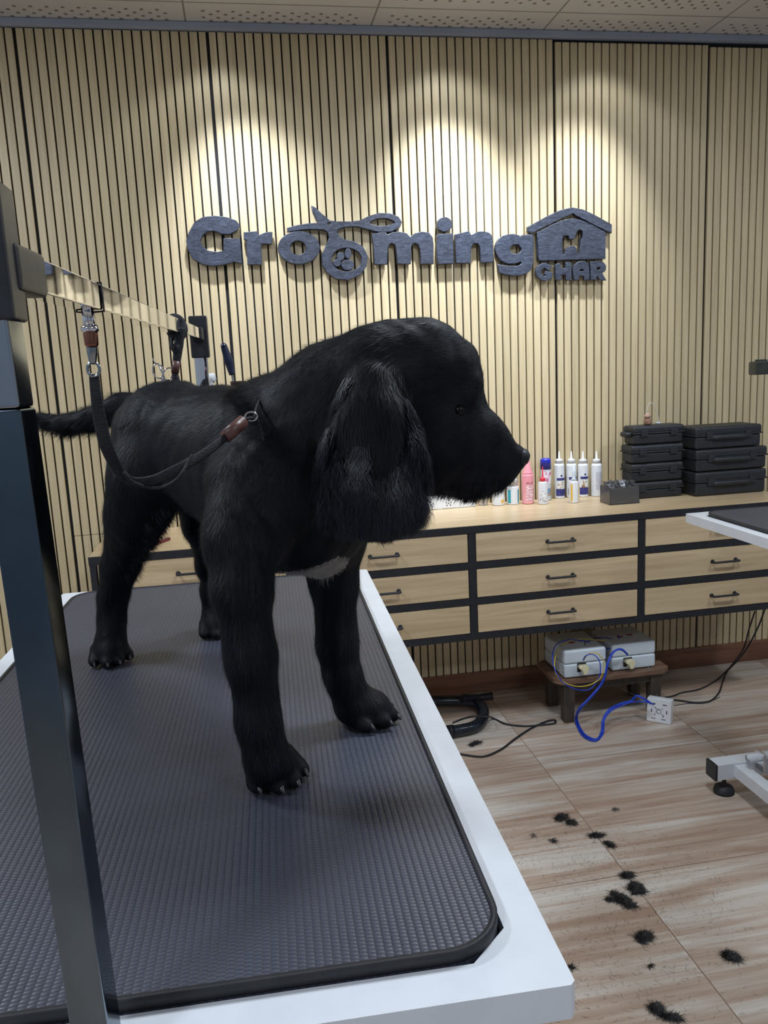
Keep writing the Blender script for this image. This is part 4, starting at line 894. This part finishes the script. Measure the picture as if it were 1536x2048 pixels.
# white power strip
qa, qb = ctop(805, 1026), ctop(953, 1014)
ps = thing('power_strip', 'long white power strip with round sockets along the worktop behind the dog ear', 'power strip', tuple((qa+qb)/2))
yy = (qa[1]+qb[1])/2+0.012; hs = 0.050
bm = B_(); box(bm, ((qa[0]+qb[0])/2, yy+0.014, ZT+hs/2+0.001), (qb[0]-qa[0], 0.030, hs), 0.004); mesh_obj('casing', bm, WPL, ps)
DK = mat('socket_dark', (0.01, 0.01, 0.01), 0.6)
pc = [(861, 1004), (897, 1001)]
for px, py in pc:
    c = P(px, py, 3+yy-0.001)
    bm = B_(); box(bm, (c[0], yy-0.0012, ZT+hs/2+0.001), (0.050, 0.002, 0.042), 0.0008); pl = mesh_obj('socket', bm, WPL, ps)
    for dx, dz in ((0, 0.009), (-0.009, 0.0), (0.009, 0.0), (-0.007, -0.010), (0.007, -0.010), (0, -0.003)):
        bm = B_(); lathe(bm, (c[0]+dx, yy-0.0022, ZT+hs/2+dz), [(0.0024, 0), (0.0024, 0.0006)], 10, Matrix.Rotation(math.pi/2, 3, 'X')); h_ = mesh_obj('socket_hole', bm, DK, pl)
bm = B_(); box(bm, (qb[0]-0.03, yy-0.0012, ZT+hs/2+0.004), (0.016, 0.002, 0.020), 0.0005); mesh_obj('switch', bm, GREYP, ps)
# smoky blade organiser
o1, o2, o3 = ctop(1188, 1003), ctop(1220, 1011), ctop(1278, 1006)
SMOKE = mat('smoky_plastic', (0.32, 0.31, 0.31), 0.15); SMOKE.node_tree.nodes['Principled BSDF'].inputs['Transmission Weight'].default_value = 0.8
og = thing('blade_box', 'smoky grey plastic organiser filled with clipper blades, in front of the left case stack', 'organiser', ((o2[0]+o3[0])/2, (o1[1]+o2[1])/2, ZT))
x0, x1 = o2[0], o3[0]; y0, y1 = o2[1], o2[1]+0.085; hz = zat(1222, 975, o2)-ZT-0.004
bm = B_(); box(bm, ((x0+x1)/2, (y0+y1)/2, ZT+0.0025), (x1-x0, y1-y0, 0.003)); mesh_obj('base', bm, SMOKE, og)
for c, s_ in ((((x0+x1)/2, y0+0.001, 0), (x1-x0, 0.002)), (((x0+x1)/2, y1-0.001, 0), (x1-x0, 0.002)), ((x0+0.001, (y0+y1)/2, 0), (0.002, y1-y0)), ((x1-0.001, (y0+y1)/2, 0), (0.002, y1-y0))):
    bm = B_(); box(bm, (c[0], c[1], ZT+hz/2+0.002), (s_[0], s_[1], hz), 0.0005); mesh_obj('side_panel', bm, SMOKE, og)
BLADE = noise_mat('blade_steel', (0.03, 0.03, 0.035), (0.22, 0.22, 0.23), nscale=200, rough=0.3, metal=0.6)
bl0 = None
for j in range(2):
    for i in range(5):
        if bl0 is None:
            bm = B_(); box(bm, (0, 0, 0), (0.017, 0.030, 0.007), 0.001)
            for k in range(7): box(bm, (-0.0072+0.0024*k, -0.018, 0.001), (0.0011, 0.008, 0.0022))
            box(bm, (0, 0.004, 0.005), (0.010, 0.014, 0.004), 0.001)
            bl0 = ob = mesh_obj('clipper_blade', bm, BLADE)
        else: ob = bl0.copy(); COL.objects.link(ob)
        ob.location = (x0+0.014+i*(x1-x0-0.028)/4, y0+0.022+j*0.040, ZT+hz+0.003+0.008*random.random()); ob.rotation_euler = (0.5+random.random()*0.5, random.uniform(-.5, .5), random.uniform(-.5, .5))
        tag(ob, 'dark steel clipper blade in the smoky organiser, %s row, %s' % (('front', 'back')[j], ('left end', 'second from left', 'middle', 'second from right', 'right end')[i]), 'clipper blade', 'clipper blades in the smoky organiser')
# bottom props for the blades
bm = B_(); box(bm, ((x0+x1)/2, (y0+y1)/2, ZT+hz/2-0.006), (x1-x0-0.020, y1-y0-0.020, hz-0.030), 0.002); mesh_obj('blade_rack', bm, BLKP, og)
# case stacks
cL, cR = ctop(1263, 1000), ctop(1368, 992)
def carry_case(label, cx, cy, z, w, d, h, rz, handle, group):
    t = thing('carry_case', label, 'case', (cx, cy, z), group, rz)
    bm = B_(); box(bm, (0, 0, h*0.29), (w-0.006, d-0.006, h*0.58), 0.009, 3); mesh_obj('case_base', bm, CASE, t, keep=True)
    bm = B_(); box(bm, (0, 0, h*0.78), (w, d, h*0.42), 0.010, 3); box(bm, (0, 0, h*0.60), (w+0.003, d+0.003, h*0.07), 0.002); mesh_obj('case_lid', bm, CASE, t, keep=True)
    for s in (-1, 1):
        bm = B_(); box(bm, (s*w*0.29, -d/2-0.0016, h*0.60), (0.028, 0.006, h*0.34), 0.0015); mesh_obj('latch', bm, CASE, t, keep=True)
    if handle == 'front':
        bm = B_(); y = -d/2; hw_ = w*0.24
        tube(bm, [(-hw_, y+0.004, h*0.5), (-hw_*0.96, y-0.003, h*0.5), (-hw_*0.75, y-0.006, h*0.5), (hw_*0.75, y-0.006, h*0.5), (hw_*0.96, y-0.003, h*0.5), (hw_, y+0.004, h*0.5)], 0.0075, 8, flat=1.3, nrm=(0, 0, 1), sub=4); mesh_obj('handle', bm, CASE, t, keep=True)
    if handle == 'side':
        bm = B_(); x = -w/2; hw_ = d*0.25
        tube(bm, [(x+0.004, -hw_, h*0.55), (x-0.014, -hw_*0.95, h*0.55), (x-0.018, 0, h*0.55), (x-0.014, hw_*0.95, h*0.55), (x+0.004, hw_, h*0.55)], 0.007, 8, flat=1.4, nrm=(0, 0, 1), sub=4); mesh_obj('handle', bm, CASE, t, keep=True)
    return t
wS = cR[0]-cL[0]; dS = 0.095; cx = (cL[0]+cR[0])/2; cy = cL[1]+dS/2-0.0
zl = [ZT+0.001, zat(1315, 962, cL+(0, 0, 0)), zat(1315, 925, cL), zat(1315, 888, cL), zat(1315, 850, cL)]
lbl = ['black carry case at the bottom of the left case stack', 'black carry case second from the bottom of the left stack, with two latches', 'black carry case second from the top of the left case stack', 'rounded black carry case on top of the left stack, under the little bottle with cord']
for i in range(4):
    h = zl[i+1]-zl[i]
    carry_case(lbl[i], cx+(0.004 if i == 3 else 0)-0.0, cy, zl[i]+0.0003, wS*(0.97 if i == 3 else 1), dS*(0.95 if i == 3 else 1), h-0.0012, 0, 'side' if i == 3 else None, 'small black carry cases stacked left')
rL = ctop(1398, 994); wR, dR = 0.30, 0.14
zr_ = [ZT+0.001, zat(1450, 941, rL), zat(1450, 896, rL), zat(1450, 851, rL)]
lbr = ['big black case at the bottom of the right stack', 'big black case in the middle of the right stack, handle towards the room', 'big black case with open carry handle on top of the right stack']
for i in range(3):
    h = zr_[i+1]-zr_[i]; wi = wR*(0.93 if i == 2 else 1.0)
    carry_case(lbr[i], rL[0]-0.015+wi/2+(0.0 if i < 2 else -0.005), rL[1]+dR/2, zr_[i]+0.0003, wi, dR, h-0.0012, 0.0, 'front', 'large black carry cases stacked right')
# little amber bottle with cord
fz = zl[4]; fy = cy; fq = P(1294, 848, fy+3)
fg = thing('hanging_bottle', 'tiny brown bottle with white cord loop standing on the left case stack', 'bottle', (fq[0], fy, fz))
AMB = noise_mat('amber_glass', (0.20, 0.10, 0.06), (0.34, 0.20, 0.14), nscale=40, rough=0.2)
bm = B_(); lathe(bm, (fq[0]+0.002, fy, fz), [(0.013, 0), (0.015, 0.003), (0.015, 0.018), (0.010, 0.023), (0.006, 0.025)], 18); mesh_obj('bottle_body', bm, AMB, fg)
bm = B_(); lathe(bm, (fq[0]+0.002, fy, fz+0.024), [(0.008, 0), (0.013, 0.005), (0.013, 0.011), (0.008, 0.018), (0.003, 0.021)], 18); mesh_obj('wooden_cap', bm, noise_mat('cap_wood', (0.4, 0.25, 0.17), (0.5, 0.34, 0.24), nscale=20, rough=0.5), fg)
bm = B_(); tube(bm, [P(1292, 832, fy+3), P(1296, 812, fy+3), P(1302, 805, fy+3), P(1310, 815, fy+3), P(1316, 832, fy+3), P(1318, 844, fy+3)], 0.0016, 6); mesh_obj('cord', bm, mat('cream_cord', (0.6, 0.56, 0.48), 0.7), fg)
bm = B_(); q = P(1316, 845, fy+3); box(bm, (q[0], fy, fz+0.004), (0.016, 0.012, 0.006), 0.002); mesh_obj('tag', bm, GREYP, fg)
# red-edged mirror slab on the left of the worktop
m1, m2 = ctop(339, 1080), ctop(283, 1101)
mr = thing('mirror_slab', 'small dark red edged mirror lying on the left end of the worktop', 'mirror', tuple((m1+m2)/2))
v = m2-m1; L_m = 0.15; u_ = v/np.linalg.norm(v); 
Mm = Matrix.Translation(Vector(((m1[0]+u_[0]*L_m/2), (m1[1]+u_[1]*L_m/2), ZT+0.006))) @ Matrix.Rotation(math.atan2(u_[1], u_[0]), 4, 'Z')
bm = B_(); box(bm, (0, -0.03, 0), (L_m, 0.07, 0.010), 0.002, 2, Mm); mesh_obj('rim', bm, mat('dark_red_plastic', (0.16, 0.02, 0.03), 0.35), mr)
bm = B_(); box(bm, (0, -0.03, 0.0055), (L_m-0.008, 0.062, 0.0014), 0, 2, Mm); mesh_obj('glass', bm, mat('mirror_glass', (0.35, 0.35, 0.36), 0.05, 1.0), mr)

# ---------------- stool with stabiliser boxes ----------------
ZS = 0.172; sx0, sx1, sy0, sy1 = 1.047, 1.500, -0.385, -0.165
st = thing('wooden_stool', 'low dark wooden stool carrying two white electrical boxes under the cabinet', 'stool', ((sx0+sx1)/2, (sy0+sy1)/2, 0))
bm = B_(); pts = crect(sx0, sy0, sx1, sy1, 0.028); prism(bm, pts, ZS-0.016, ZS)
bmesh.ops.bevel(bm, geom=[e for e in bm.edges if e.calc_face_angle(0) > 0.5], offset=0.003, segments=2, affect='EDGES'); mesh_obj('seat', bm, TWOOD, st)
for lx_, ly_ in ((sx0+0.055, sy0+0.032), (sx1-0.055, sy0+0.032), (sx0+0.055, sy1-0.032), (sx1-0.055, sy1-0.032)):
    bm = B_(); box(bm, (lx_, ly_, (ZS-0.016)/2), (0.046, 0.046, ZS-0.016), 0.004)
    for v_ in bm.verts:
        if v_.co.z < 0.05: v_.co.x = lx_+(v_.co.x-lx_)*0.82; v_.co.y = ly_+(v_.co.y-ly_)*0.82
    mesh_obj('leg', bm, DWOOD, st)
bm = B_()
box(bm, ((sx0+sx1)/2, sy0+0.026, ZS-0.034), (sx1-sx0-0.10, 0.016, 0.034), 0.002); box(bm, ((sx0+sx1)/2, sy1-0.026, ZS-0.034), (sx1-sx0-0.10, 0.016, 0.034), 0.002)
for lx_ in (sx0+0.045, sx1-0.045): box(bm, (lx_, (sy0+sy1)/2, ZS-0.034), (0.016, sy1-sy0-0.06, 0.034), 0.002)
mesh_obj('apron', bm, DWOOD, st)
def stab(label, px0, px1, pyb, pyt, Yf, depth, group, ddx=0.0):
    a = P(px0, pyb, 3+Yf); b = P(px1, pyb, 3+Yf); x0_, x1_ = a[0], b[0]; h = P(px0, pyt, 3+Yf)[2]-ZS
    cx_, cz_ = (x0_+x1_)/2, ZS+0.0012+h/2
    t = thing('stabiliser_box', label, 'electrical box', (cx_, Yf+depth/2, ZS), group)
    bm = B_(); box(bm, (cx_, Yf+depth/2, ZS+0.0012+h*0.26), (x1_-x0_, depth, h*0.50), 0.008, 3); mesh_obj('lower_shell', bm, WPL if False else GREYP, t)
    bm = B_(); box(bm, (cx_, Yf+depth/2, ZS+0.0012+h*0.755), (x1_-x0_, depth, h*0.49), 0.009, 3); mesh_obj('upper_shell', bm, GREYP, t)
    for k, (dx, dy) in enumerate(((-0.02, 0.03), (0.025, 0.04))):
        bm = B_(); box(bm, (cx_+dx, Yf+depth*0.25+dy, ZS+h+0.0016), (0.022, 0.012, 0.002), 0.0005); mesh_obj('top_mark', bm, mat('red_mark', (0.25, 0.03, 0.04), 0.5), t)
    return t, cx_, cz_, h
def plug(label, c, Yf):
    t = thing('power_plug', label, 'plug', (c[0], Yf, c[2]), 'cream plugs in the two white boxes')
    bm = B_(); pr_ = [(-0.014, 0.004), (-0.010, 0.014), (0.010, 0.014), (0.014, 0.004), (0.008, -0.006), (0.006, -0.016), (-0.006, -0.016), (-0.008, -0.006)]
    M_ = Matrix(((1, 0, 0, c[0]+0.003), (0, 0, -1, Yf-0.003), (0, 1, 0, c[2]-0.002), (0, 0, 0, 1))); prism(bm, pr_, 0.0, 0.026, M_)
    bmesh.ops.bevel(bm, geom=[e for e in bm.edges if e.calc_face_angle(0) > 0.5], offset=0.002, segments=2, affect='EDGES'); mesh_obj('plug_body', bm, BEIGE, t)
    bm = B_(); lathe(bm, (c[0]-0.009, Yf-0.003, c[2]+0.006), [(0.0085, 0), (0.0085, 0.018), (0.006, 0.022)], 14, Matrix.Rotation(math.pi/2, 3, 'X')); mesh_obj('cord_grip', bm, BEIGE, t)
    return t
Yf1, Yf2 = -0.372, -0.355
b1, c1x, c1z, h1_ = stab('left white electrical box on the low stool, wrapped in blue and yellow wire', 1129, 1213, 1357, 1304, Yf1, 0.20, 'white electrical boxes on the stool')
b2, c2x, c2z, h2_ = stab('right white electrical box on the low stool, with grey cable from its corner', 1224, 1311, 1348, 1291, Yf2, 0.185, 'white electrical boxes on the stool')
for b_, (px, py), Yf, lb in ((b1, (1163, 1334), Yf1, 'cream plug in the left white electrical box'), (b2, (1255, 1323), Yf2, 'cream plug in the right white electrical box')):
    c = P(px, py, 3+Yf); bm = B_(); box(bm, (c[0], Yf-0.0008, c[2]-0.001), (0.034, 0.0018, 0.034), 0.0004); mesh_obj('socket_plate', bm, DK, b_); plug(lb, c, Yf-0.0018)
gq = P(1167, 1275, 2.80)
gb = thing('wall_socket_box', 'grey box on the slatted wall behind the two stabiliser boxes', 'socket box', (gq[0], -0.03, gq[2]))
gw = P(1195, 1275, 2.96)[0]-P(1146, 1275, 2.96)[0]; gc = P(1170, 1285, 2.96)
bm = B_(); box(bm, (gc[0], -0.026, gc[2]), (gw, 0.05, 0.085), 0.003); mesh_obj('box_body', bm, noise_mat('grey_box', (0.30, 0.32, 0.34), (0.36, 0.38, 0.4), nscale=8, rough=0.5), gb)
bm = B_(); box(bm, (gc[0], -0.052, gc[2]), (gw*0.8, 0.004, 0.068), 0.001); mesh_obj('cover', bm, noise_mat('grey_cover', (0.34, 0.36, 0.38), (0.40, 0.42, 0.44), nscale=8, rough=0.5), gb)
def cable(name, label, cat, pts, r, m, group=None):
    bm = B_(); tube(bm, pts, r, 8); o = mesh_obj(name, bm, m); tag(o, label, cat, group); return o
FZ = 0.004
def fl(px, py, z=FZ): return PZ(px, py, z)
Y1f = 3+Yf1-0.03; Y2f = 3+Yf2-0.03
cable('blue_wire', 'thick blue wire looping from the right plug down to the floor', 'wire', [P(1255, 1309, Y2f), P(1243, 1299, Y2f-.01), P(1228, 1303, Y2f-.015), P(1216, 1325, Y1f-.02), P(1210, 1352, Y1f-.02), P(1200, 1372, Y1f-.02), P(1180, 1396, Y1f-.025), P(1160, 1418, Y1f-.03), fl(1154, 1440, 0.006), fl(1168, 1468), fl(1192, 1479), fl(1203, 1465), P(1206, 1440, 2.54), P(1218, 1420, 2.56), P(1240, 1408, 2.58), P(1262, 1402, 2.57), P(1272, 1392, 2.56), P(1285, 1396, 2.545), P(1302, 1407, 2.535)], 0.0042, BLUEW)
cable('blue_wire', 'second blue strand running beside the thick blue wire along its lower loop', 'wire', [P(1196, 1376, Y1f-.02), P(1176, 1398, Y1f-.03), P(1156, 1420, Y1f-.035), fl(1151, 1442, 0.008), fl(1165, 1471), fl(1190, 1482), fl(1206, 1467), P(1209, 1440, 2.53), P(1222, 1422, 2.55), P(1244, 1411, 2.57), P(1266, 1404, 2.56), P(1290, 1404, 2.53), P(1308, 1409, 2.53)], 0.0026, BLUEW)
cable('blue_wire', 'thin blue wire circling the left white box', 'wire', [P(1166, 1321, Y1f), P(1172, 1311, Y1f-.01), P(1186, 1309, Y1f-.015), P(1198, 1320, Y1f-.02), P(1201, 1340, Y1f-.02), P(1196, 1360, Y1f-.02), P(1180, 1378, Y1f-.02), P(1158, 1380, Y1f-.02), P(1130, 1368, Y1f-.02), P(1112, 1345, Y1f-.01), P(1105, 1315, Y1f+.03), P(1112, 1290, Y1f+.08), P(1135, 1280, Y1f+.11), P(1170, 1282, Y1f+.10), P(1200, 1292, Y1f+.08), P(1225, 1298, Y1f+.07), P(1240, 1286, Y1f+.09), P(1236, 1270, Y1f+.12)], 0.0019, BLUEW)
cable('yellow_wire', 'thin yellow wire circling the left white box', 'wire', [P(1168, 1320, Y1f), P(1178, 1307, Y1f-.01), P(1196, 1308, Y1f-.02), P(1208, 1326, Y1f-.02), P(1203, 1352, Y1f-.02), P(1186, 1367, Y1f-.022), P(1162, 1373, Y1f-.022), P(1135, 1368, Y1f-.02), P(1114, 1352, Y1f-.01), P(1109, 1325, Y1f+.03), P(1118, 1298, Y1f+.08), P(1145, 1280, Y1f+.11), P(1180, 1279, Y1f+.11), P(1215, 1282, Y1f+.10)], 0.0017, YELW)
cable('dark_wire', 'dark wire lying in a loop on top of the two white boxes', 'wire', [P(1170, 1284, Y1f+.10), P(1172, 1294, Y1f+.06), P(1190, 1300, Y1f+.05), P(1212, 1300, Y1f+.05), P(1232, 1290, Y1f+.08), P(1225, 1278, Y1f+.11), P(1195, 1276, Y1f+.12), P(1172, 1284, Y1f+.10)], 0.0018, NAVYW)
cable('grey_cable', 'short grey cable dropping from the corner of the right white box', 'cable', [P(1296, 1334, 3+Yf2-.002), P(1298, 1340, 3+Yf2-.01), P(1300, 1352, 3+Yf2-.012), P(1306, 1375, 3+Yf2-.01), P(1316, 1395, 3+Yf2-.02)], 0.0032, noise_mat('grey_cable', (0.08, 0.08, 0.09), (0.12, 0.12, 0.13), nscale=20, rough=0.5))
cable('thin_cord', 'thin dark cord from the stool front to the white switch box', 'cord', [P(1212, 1362, 2.60), P(1232, 1372, 2.59), P(1258, 1385, 2.57), P(1275, 1394, 2.555)], 0.0013, DARKC)
# white surface box leaning on its edge
sb0, sb1 = fl(1292, 1442, 0), fl(1341, 1451, 0); hb_ = P(1293, 1397, sb0[1]+3)[2]
sbx = thing('switch_box', 'square white back box standing on edge on the floor in front of the stool', 'switch box', tuple((sb0+sb1)/2))
dv = sb1-sb0; wB = np.linalg.norm(dv); dv /= wB; ang = math.atan2(dv[1], dv[0])
MB_ = Matrix.Translation(Vector(tuple((sb0+sb1)/2))) @ Matrix.Rotation(ang, 4, 'Z') @ Matrix.Rotation(-0.14, 4, 'X')
bm = B_(); box(bm, (0, 0.020, hb_/2+0.001), (wB, 0.038, hb_), 0.003, 2, MB_); mesh_obj('box_body', bm, WPL, sbx)
for dx, dz, wx, wz in ((-.018, .026, .012, .003), (.020, .026, .014, .003), (-.026, .0, .003, .012), (.028, .0, .003, .012), (-.018, -.028, .016, .002), (.018, -.028, .016, .002), (.016, -.016, .003, .007), (-.014, -.016, .003, .003), (-.012, .011, .003, .003), (.012, .011, .003, .003), (-.012, -.010, .003, .003), (.012, -.010, .003, .003)):
    bm = B_(); box(bm, (dx, 0.0008, hb_/2+dz), (wx, 0.0012, wz), 0, 2, MB_); mesh_obj('knockout', bm, DK, sbx)
bm = B_(); tube(bm, [MB_ @ Vector((0.008*math.cos(a), 0.0006, hb_/2+0.008*math.sin(a))) for a in np.linspace(0, 2*math.pi, 17)[:-1]], 0.0008, 5, closed=True, sub=1); mesh_obj('knockout_ring', bm, DK, sbx)
# cords on the right
cable('extension_cable', 'black cable hanging at far right below the cabinet, outer one of the pair', 'cord', [P(1530, 1218, 2.80), P(1518, 1250, 2.80), P(1498, 1290, 2.78), P(1478, 1318, 2.74), fl(1455, 1342, 0.02), fl(1446, 1362), fl(1438, 1385), fl(1420, 1402), fl(1390, 1405), fl(1352, 1400), fl(1330, 1400)], 0.0034, DARKC)
cable('extension_cable', 'black cable hanging at far right below the cabinet, inner one of the pair', 'cord', [P(1510, 1222, 2.80), P(1497, 1262, 2.80), P(1488, 1295, 2.78), P(1470, 1322, 2.74), fl(1450, 1345, 0.02), fl(1430, 1362), fl(1400, 1378), fl(1365, 1385), fl(1345, 1392), fl(1310, 1398)], 0.003, DARKC)
cable('thin_cord', 'thin dark cord on the floor right of the white switch box', 'cord', [fl(1345, 1412, .002), fl(1375, 1407, .002), fl(1410, 1406, .002), fl(1440, 1394, .002)], 0.0012, DARKC)
# dryer hose and its cord, left of the stool
hs_ = thing('dryer_hose', 'thick black dryer hose bent in a U on the floor beside the near table', 'hose', tuple(fl(960, 1440, 0)))
HR_ = 0.021
hp = [fl(800, 1372, 0.075), fl(868, 1384, 0.07), fl(930, 1386, 0.065), fl(958, 1394, 0.05), fl(970, 1420, 0.035), fl(960, 1450, HR_+.003), fl(925, 1466, HR_+.003), fl(880, 1474, HR_+.003), fl(820, 1480, HR_+.003)]
hp = [fl(800, 1402, 0.04), fl(868, 1402, 0.04), fl(928, 1402, 0.034), fl(958, 1410, 0.028), fl(967, 1428, HR_+.003), fl(955, 1450, HR_+.003), fl(922, 1460, HR_+.003), fl(880, 1466, HR_+.003), fl(820, 1476, HR_+.003)]
bm = B_(); qq = catmull(hp, 16); n_ = len(qq); tube(bm, qq, [HR_*(1.0+0.035*(1 if (k % 2) else -1)) for k in range(n_)], 18, smooth=False); mesh_obj('hose', bm, noise_mat('glossy_black_hose', (0.008, 0.012, 0.018), (0.014, 0.02, 0.028), nscale=30, rough=0.22), hs_)
bm = B_(); q = fl(958, 1395, 0.045); q2 = fl(986, 1392, 0.05); tube(bm, [fl(925, 1397, 0.06), q, q2], [0.017, 0.014, 0.017], 16); mesh_obj('nozzle', bm, BLKP, hs_)
bm = B_(); q = (hp[6]+hp[7])/2; d_ = (hp[7]-hp[6]); d_ /= np.linalg.norm(d_); tube(bm, [q-d_*0.012, q+d_*0.012], 0.0235, 18, smooth=False); mesh_obj('coupling', bm, BLKP, hs_)
cable('extension_cable', 'dark cable crossing itself in a loop on the floor beside the black hose', 'cord', [fl(920, 1508), fl(965, 1513), fl(1000, 1500), fl(1030, 1478), fl(1060, 1458), fl(1090, 1444), fl(1108, 1440), fl(1110, 1446), fl(1090, 1449), fl(1050, 1452), fl(1012, 1448), fl(985, 1436, .008), P(968, 1432, 2.62), P(945, 1433, 2.6), fl(925, 1438, 0.05), fl(905, 1446, 0.035)], 0.0036, DARKC)

# ---------------- tufts of clipped hair on the floor ----------------
TUFT = noise_mat('clipped_black_hair', (0.006, 0.006, 0.008), (0.02, 0.018, 0.018), nscale=60, rough=0.6)
TUFTG = noise_mat('clipped_grey_hair', (0.08, 0.07, 0.06), (0.16, 0.14, 0.12), nscale=60, rough=0.6)
def tuft(label, px, py, rpx, rpy, ang_, n, m=TUFT, L=0.022, z=0.0):
    c = PZ(px, py, z); dpt = dep(c); sx_ = rpx*dpt/F; sy_ = rpy*dpt/F*1.5
    V_, F_, S_, T_ = [], [], [], []
    ca, sa = math.cos(ang_), math.sin(ang_)
    q1, q2 = rng.random(2)*6.28
    for i in range(n):
        a = rng.random()*6.283; rr = math.sqrt(rng.random())*(0.62+0.26*math.sin(2*a+q1)+0.22*math.sin(5*a+q2)); x = rr*math.cos(a)*sx_; y = rr*math.sin(a)*sy_
        p = np.array([c[0]+x*ca-y*sa, c[1]+x*sa+y*ca, z+0.0008+0.009*(1-rr)*rng.random()])
        th_ = ang_+rng.normal()*0.7+(3.1416 if rng.random() < .5 else 0); d = np.array([math.cos(th_), math.sin(th_), 0.25*rng.random()]); k = rng.normal()*1.0; l = L*(0.5+0.7*rng.random())
        w_ = 0.0007; base = len(V_); sd = np.array([-d[1], d[0], 0.3])
        for s in range(5):
            t = s/4; q = p+d*l*t+np.array([-d[1], d[0], 0])*l*k*t*t*0.5; q[2] = max(z+0.0006, q[2]+0.006*math.sin(t*3)*rng.random()-0.006*t); ww = w_*(1-0.8*t)
            V_.append(q-sd*ww); V_.append(q+sd*ww)
        for s in range(4): F_ += [base+2*s, base+2*s+1, base+2*s+3, base+2*s+2]; T_.append(4)
    S_ = np.concatenate([[0], np.cumsum(T_)[:-1]])
    o = np_mesh('hair_tuft', np.array(V_), F_, S_, T_, m); tag(o, label, 'hair tuft', 'clipped hair tufts on the floor'); return o
TF = [('black hair tuft nearest the stool, left one of a close pair', 1122, 1636, 19, 9, 0.1, 220), ('smaller black hair tuft touching the pair nearest the stool', 1142, 1646, 12, 6, -0.6, 120),
 ('flat black hair tuft with a tail, just right of the pair', 1192, 1672, 17, 6, -0.3, 160), ('thin streak of black hair crossing the tile joint', 1218, 1690, 16, 5, -0.8, 110),
 ('wispy curl of dark hair left on the pale plank beside the table', 1106, 1683, 11, 6, -0.2, 50), ('faint wisp of grey hair closest to the table edge in the upper part', 1066, 1672, 8, 6, 0.8, 22),
 ('ragged tuft at the top of the largest hair pile', 1254, 1752, 17, 7, 0.0, 160), ('largest black hair clump, right lobe', 1272, 1778, 22, 14, 0.2, 420), ('largest black hair clump, lower left lobe', 1246, 1802, 16, 22, 0.3, 480),
 ('small slanting streak of hair left of the largest clump', 1218, 1800, 12, 4, -0.6, 60), ('round black tuft below the largest clump', 1288, 1875, 18, 14, -0.3, 300), ('slanted black hair tuft at the right photo edge', 1462, 1914, 24, 9, -1.0, 260),
 ('black hair tuft near the bottom edge of the photo, left one', 1312, 2018, 14, 9, 0.5, 170), ('streak of black hair at the bottom edge beside the left tuft', 1342, 2036, 24, 6, -0.35, 180),
 ('tiny black tuft peeping out at the table right edge', 1143, 1935, 7, 5, 0.8, 50), ('pale grey fluff ball on the floor between table and foot', 1230, 1620, 7, 6, 0, 40), ('blurred dark tuft just below the black hose', 950, 1488, 18, 6, 0.3, 160), ('small dark speck of hair on the pale tile', 1301, 1934, 4, 4, 0.3, 26)]
for T in TF: tuft(*T[:6], int(T[6]*(1.9 if T[6] > 55 else 1.2)), m=(TUFTG if 'grey' in T[0] else TUFT), L=0.017 if T[6] > 100 else 0.012)
# loose clipped hairs scattered over the floor and a few on the mat
def loose(name, label, n, boxf, z, m, lr):
    V_, F_, T_ = [], [], []
    for i in range(n):
        p = boxf(); a = rng.random()*6.283; l = lr*(0.3+rng.random()); k = rng.normal()*1.2; b0 = len(V_)
        for s in range(4):
            t = s/3; d = np.array([math.cos(a+k*t), math.sin(a+k*t), 0]); q = p+d*l*t; q[2] = z+0.0005; sd = np.array([-d[1], d[0], 0])*0.00022
            V_.append(q-sd); V_.append(q+sd)
        for s in range(3): F_ += [b0+2*s, b0+2*s+1, b0+2*s+3, b0+2*s+2]; T_.append(4)
    o = np_mesh(name, np.array(V_), F_, np.concatenate([[0], np.cumsum(T_)[:-1]]), T_, m); tag(o, label, 'hair'); o['kind'] = 'stuff'
cs = [PZ(1250, 1720, 0), PZ(1200, 1960, 0), PZ(1120, 1700, 0), PZ(1330, 1800, 0)]
loose('loose_hair', 'scattered short clipped hairs spread thinly over the floor tiles', 1500, lambda: cs[rng.integers(4)]+np.array([rng.normal()*0.14, rng.normal()*0.14, 0]), 0, TUFT, 0.012)
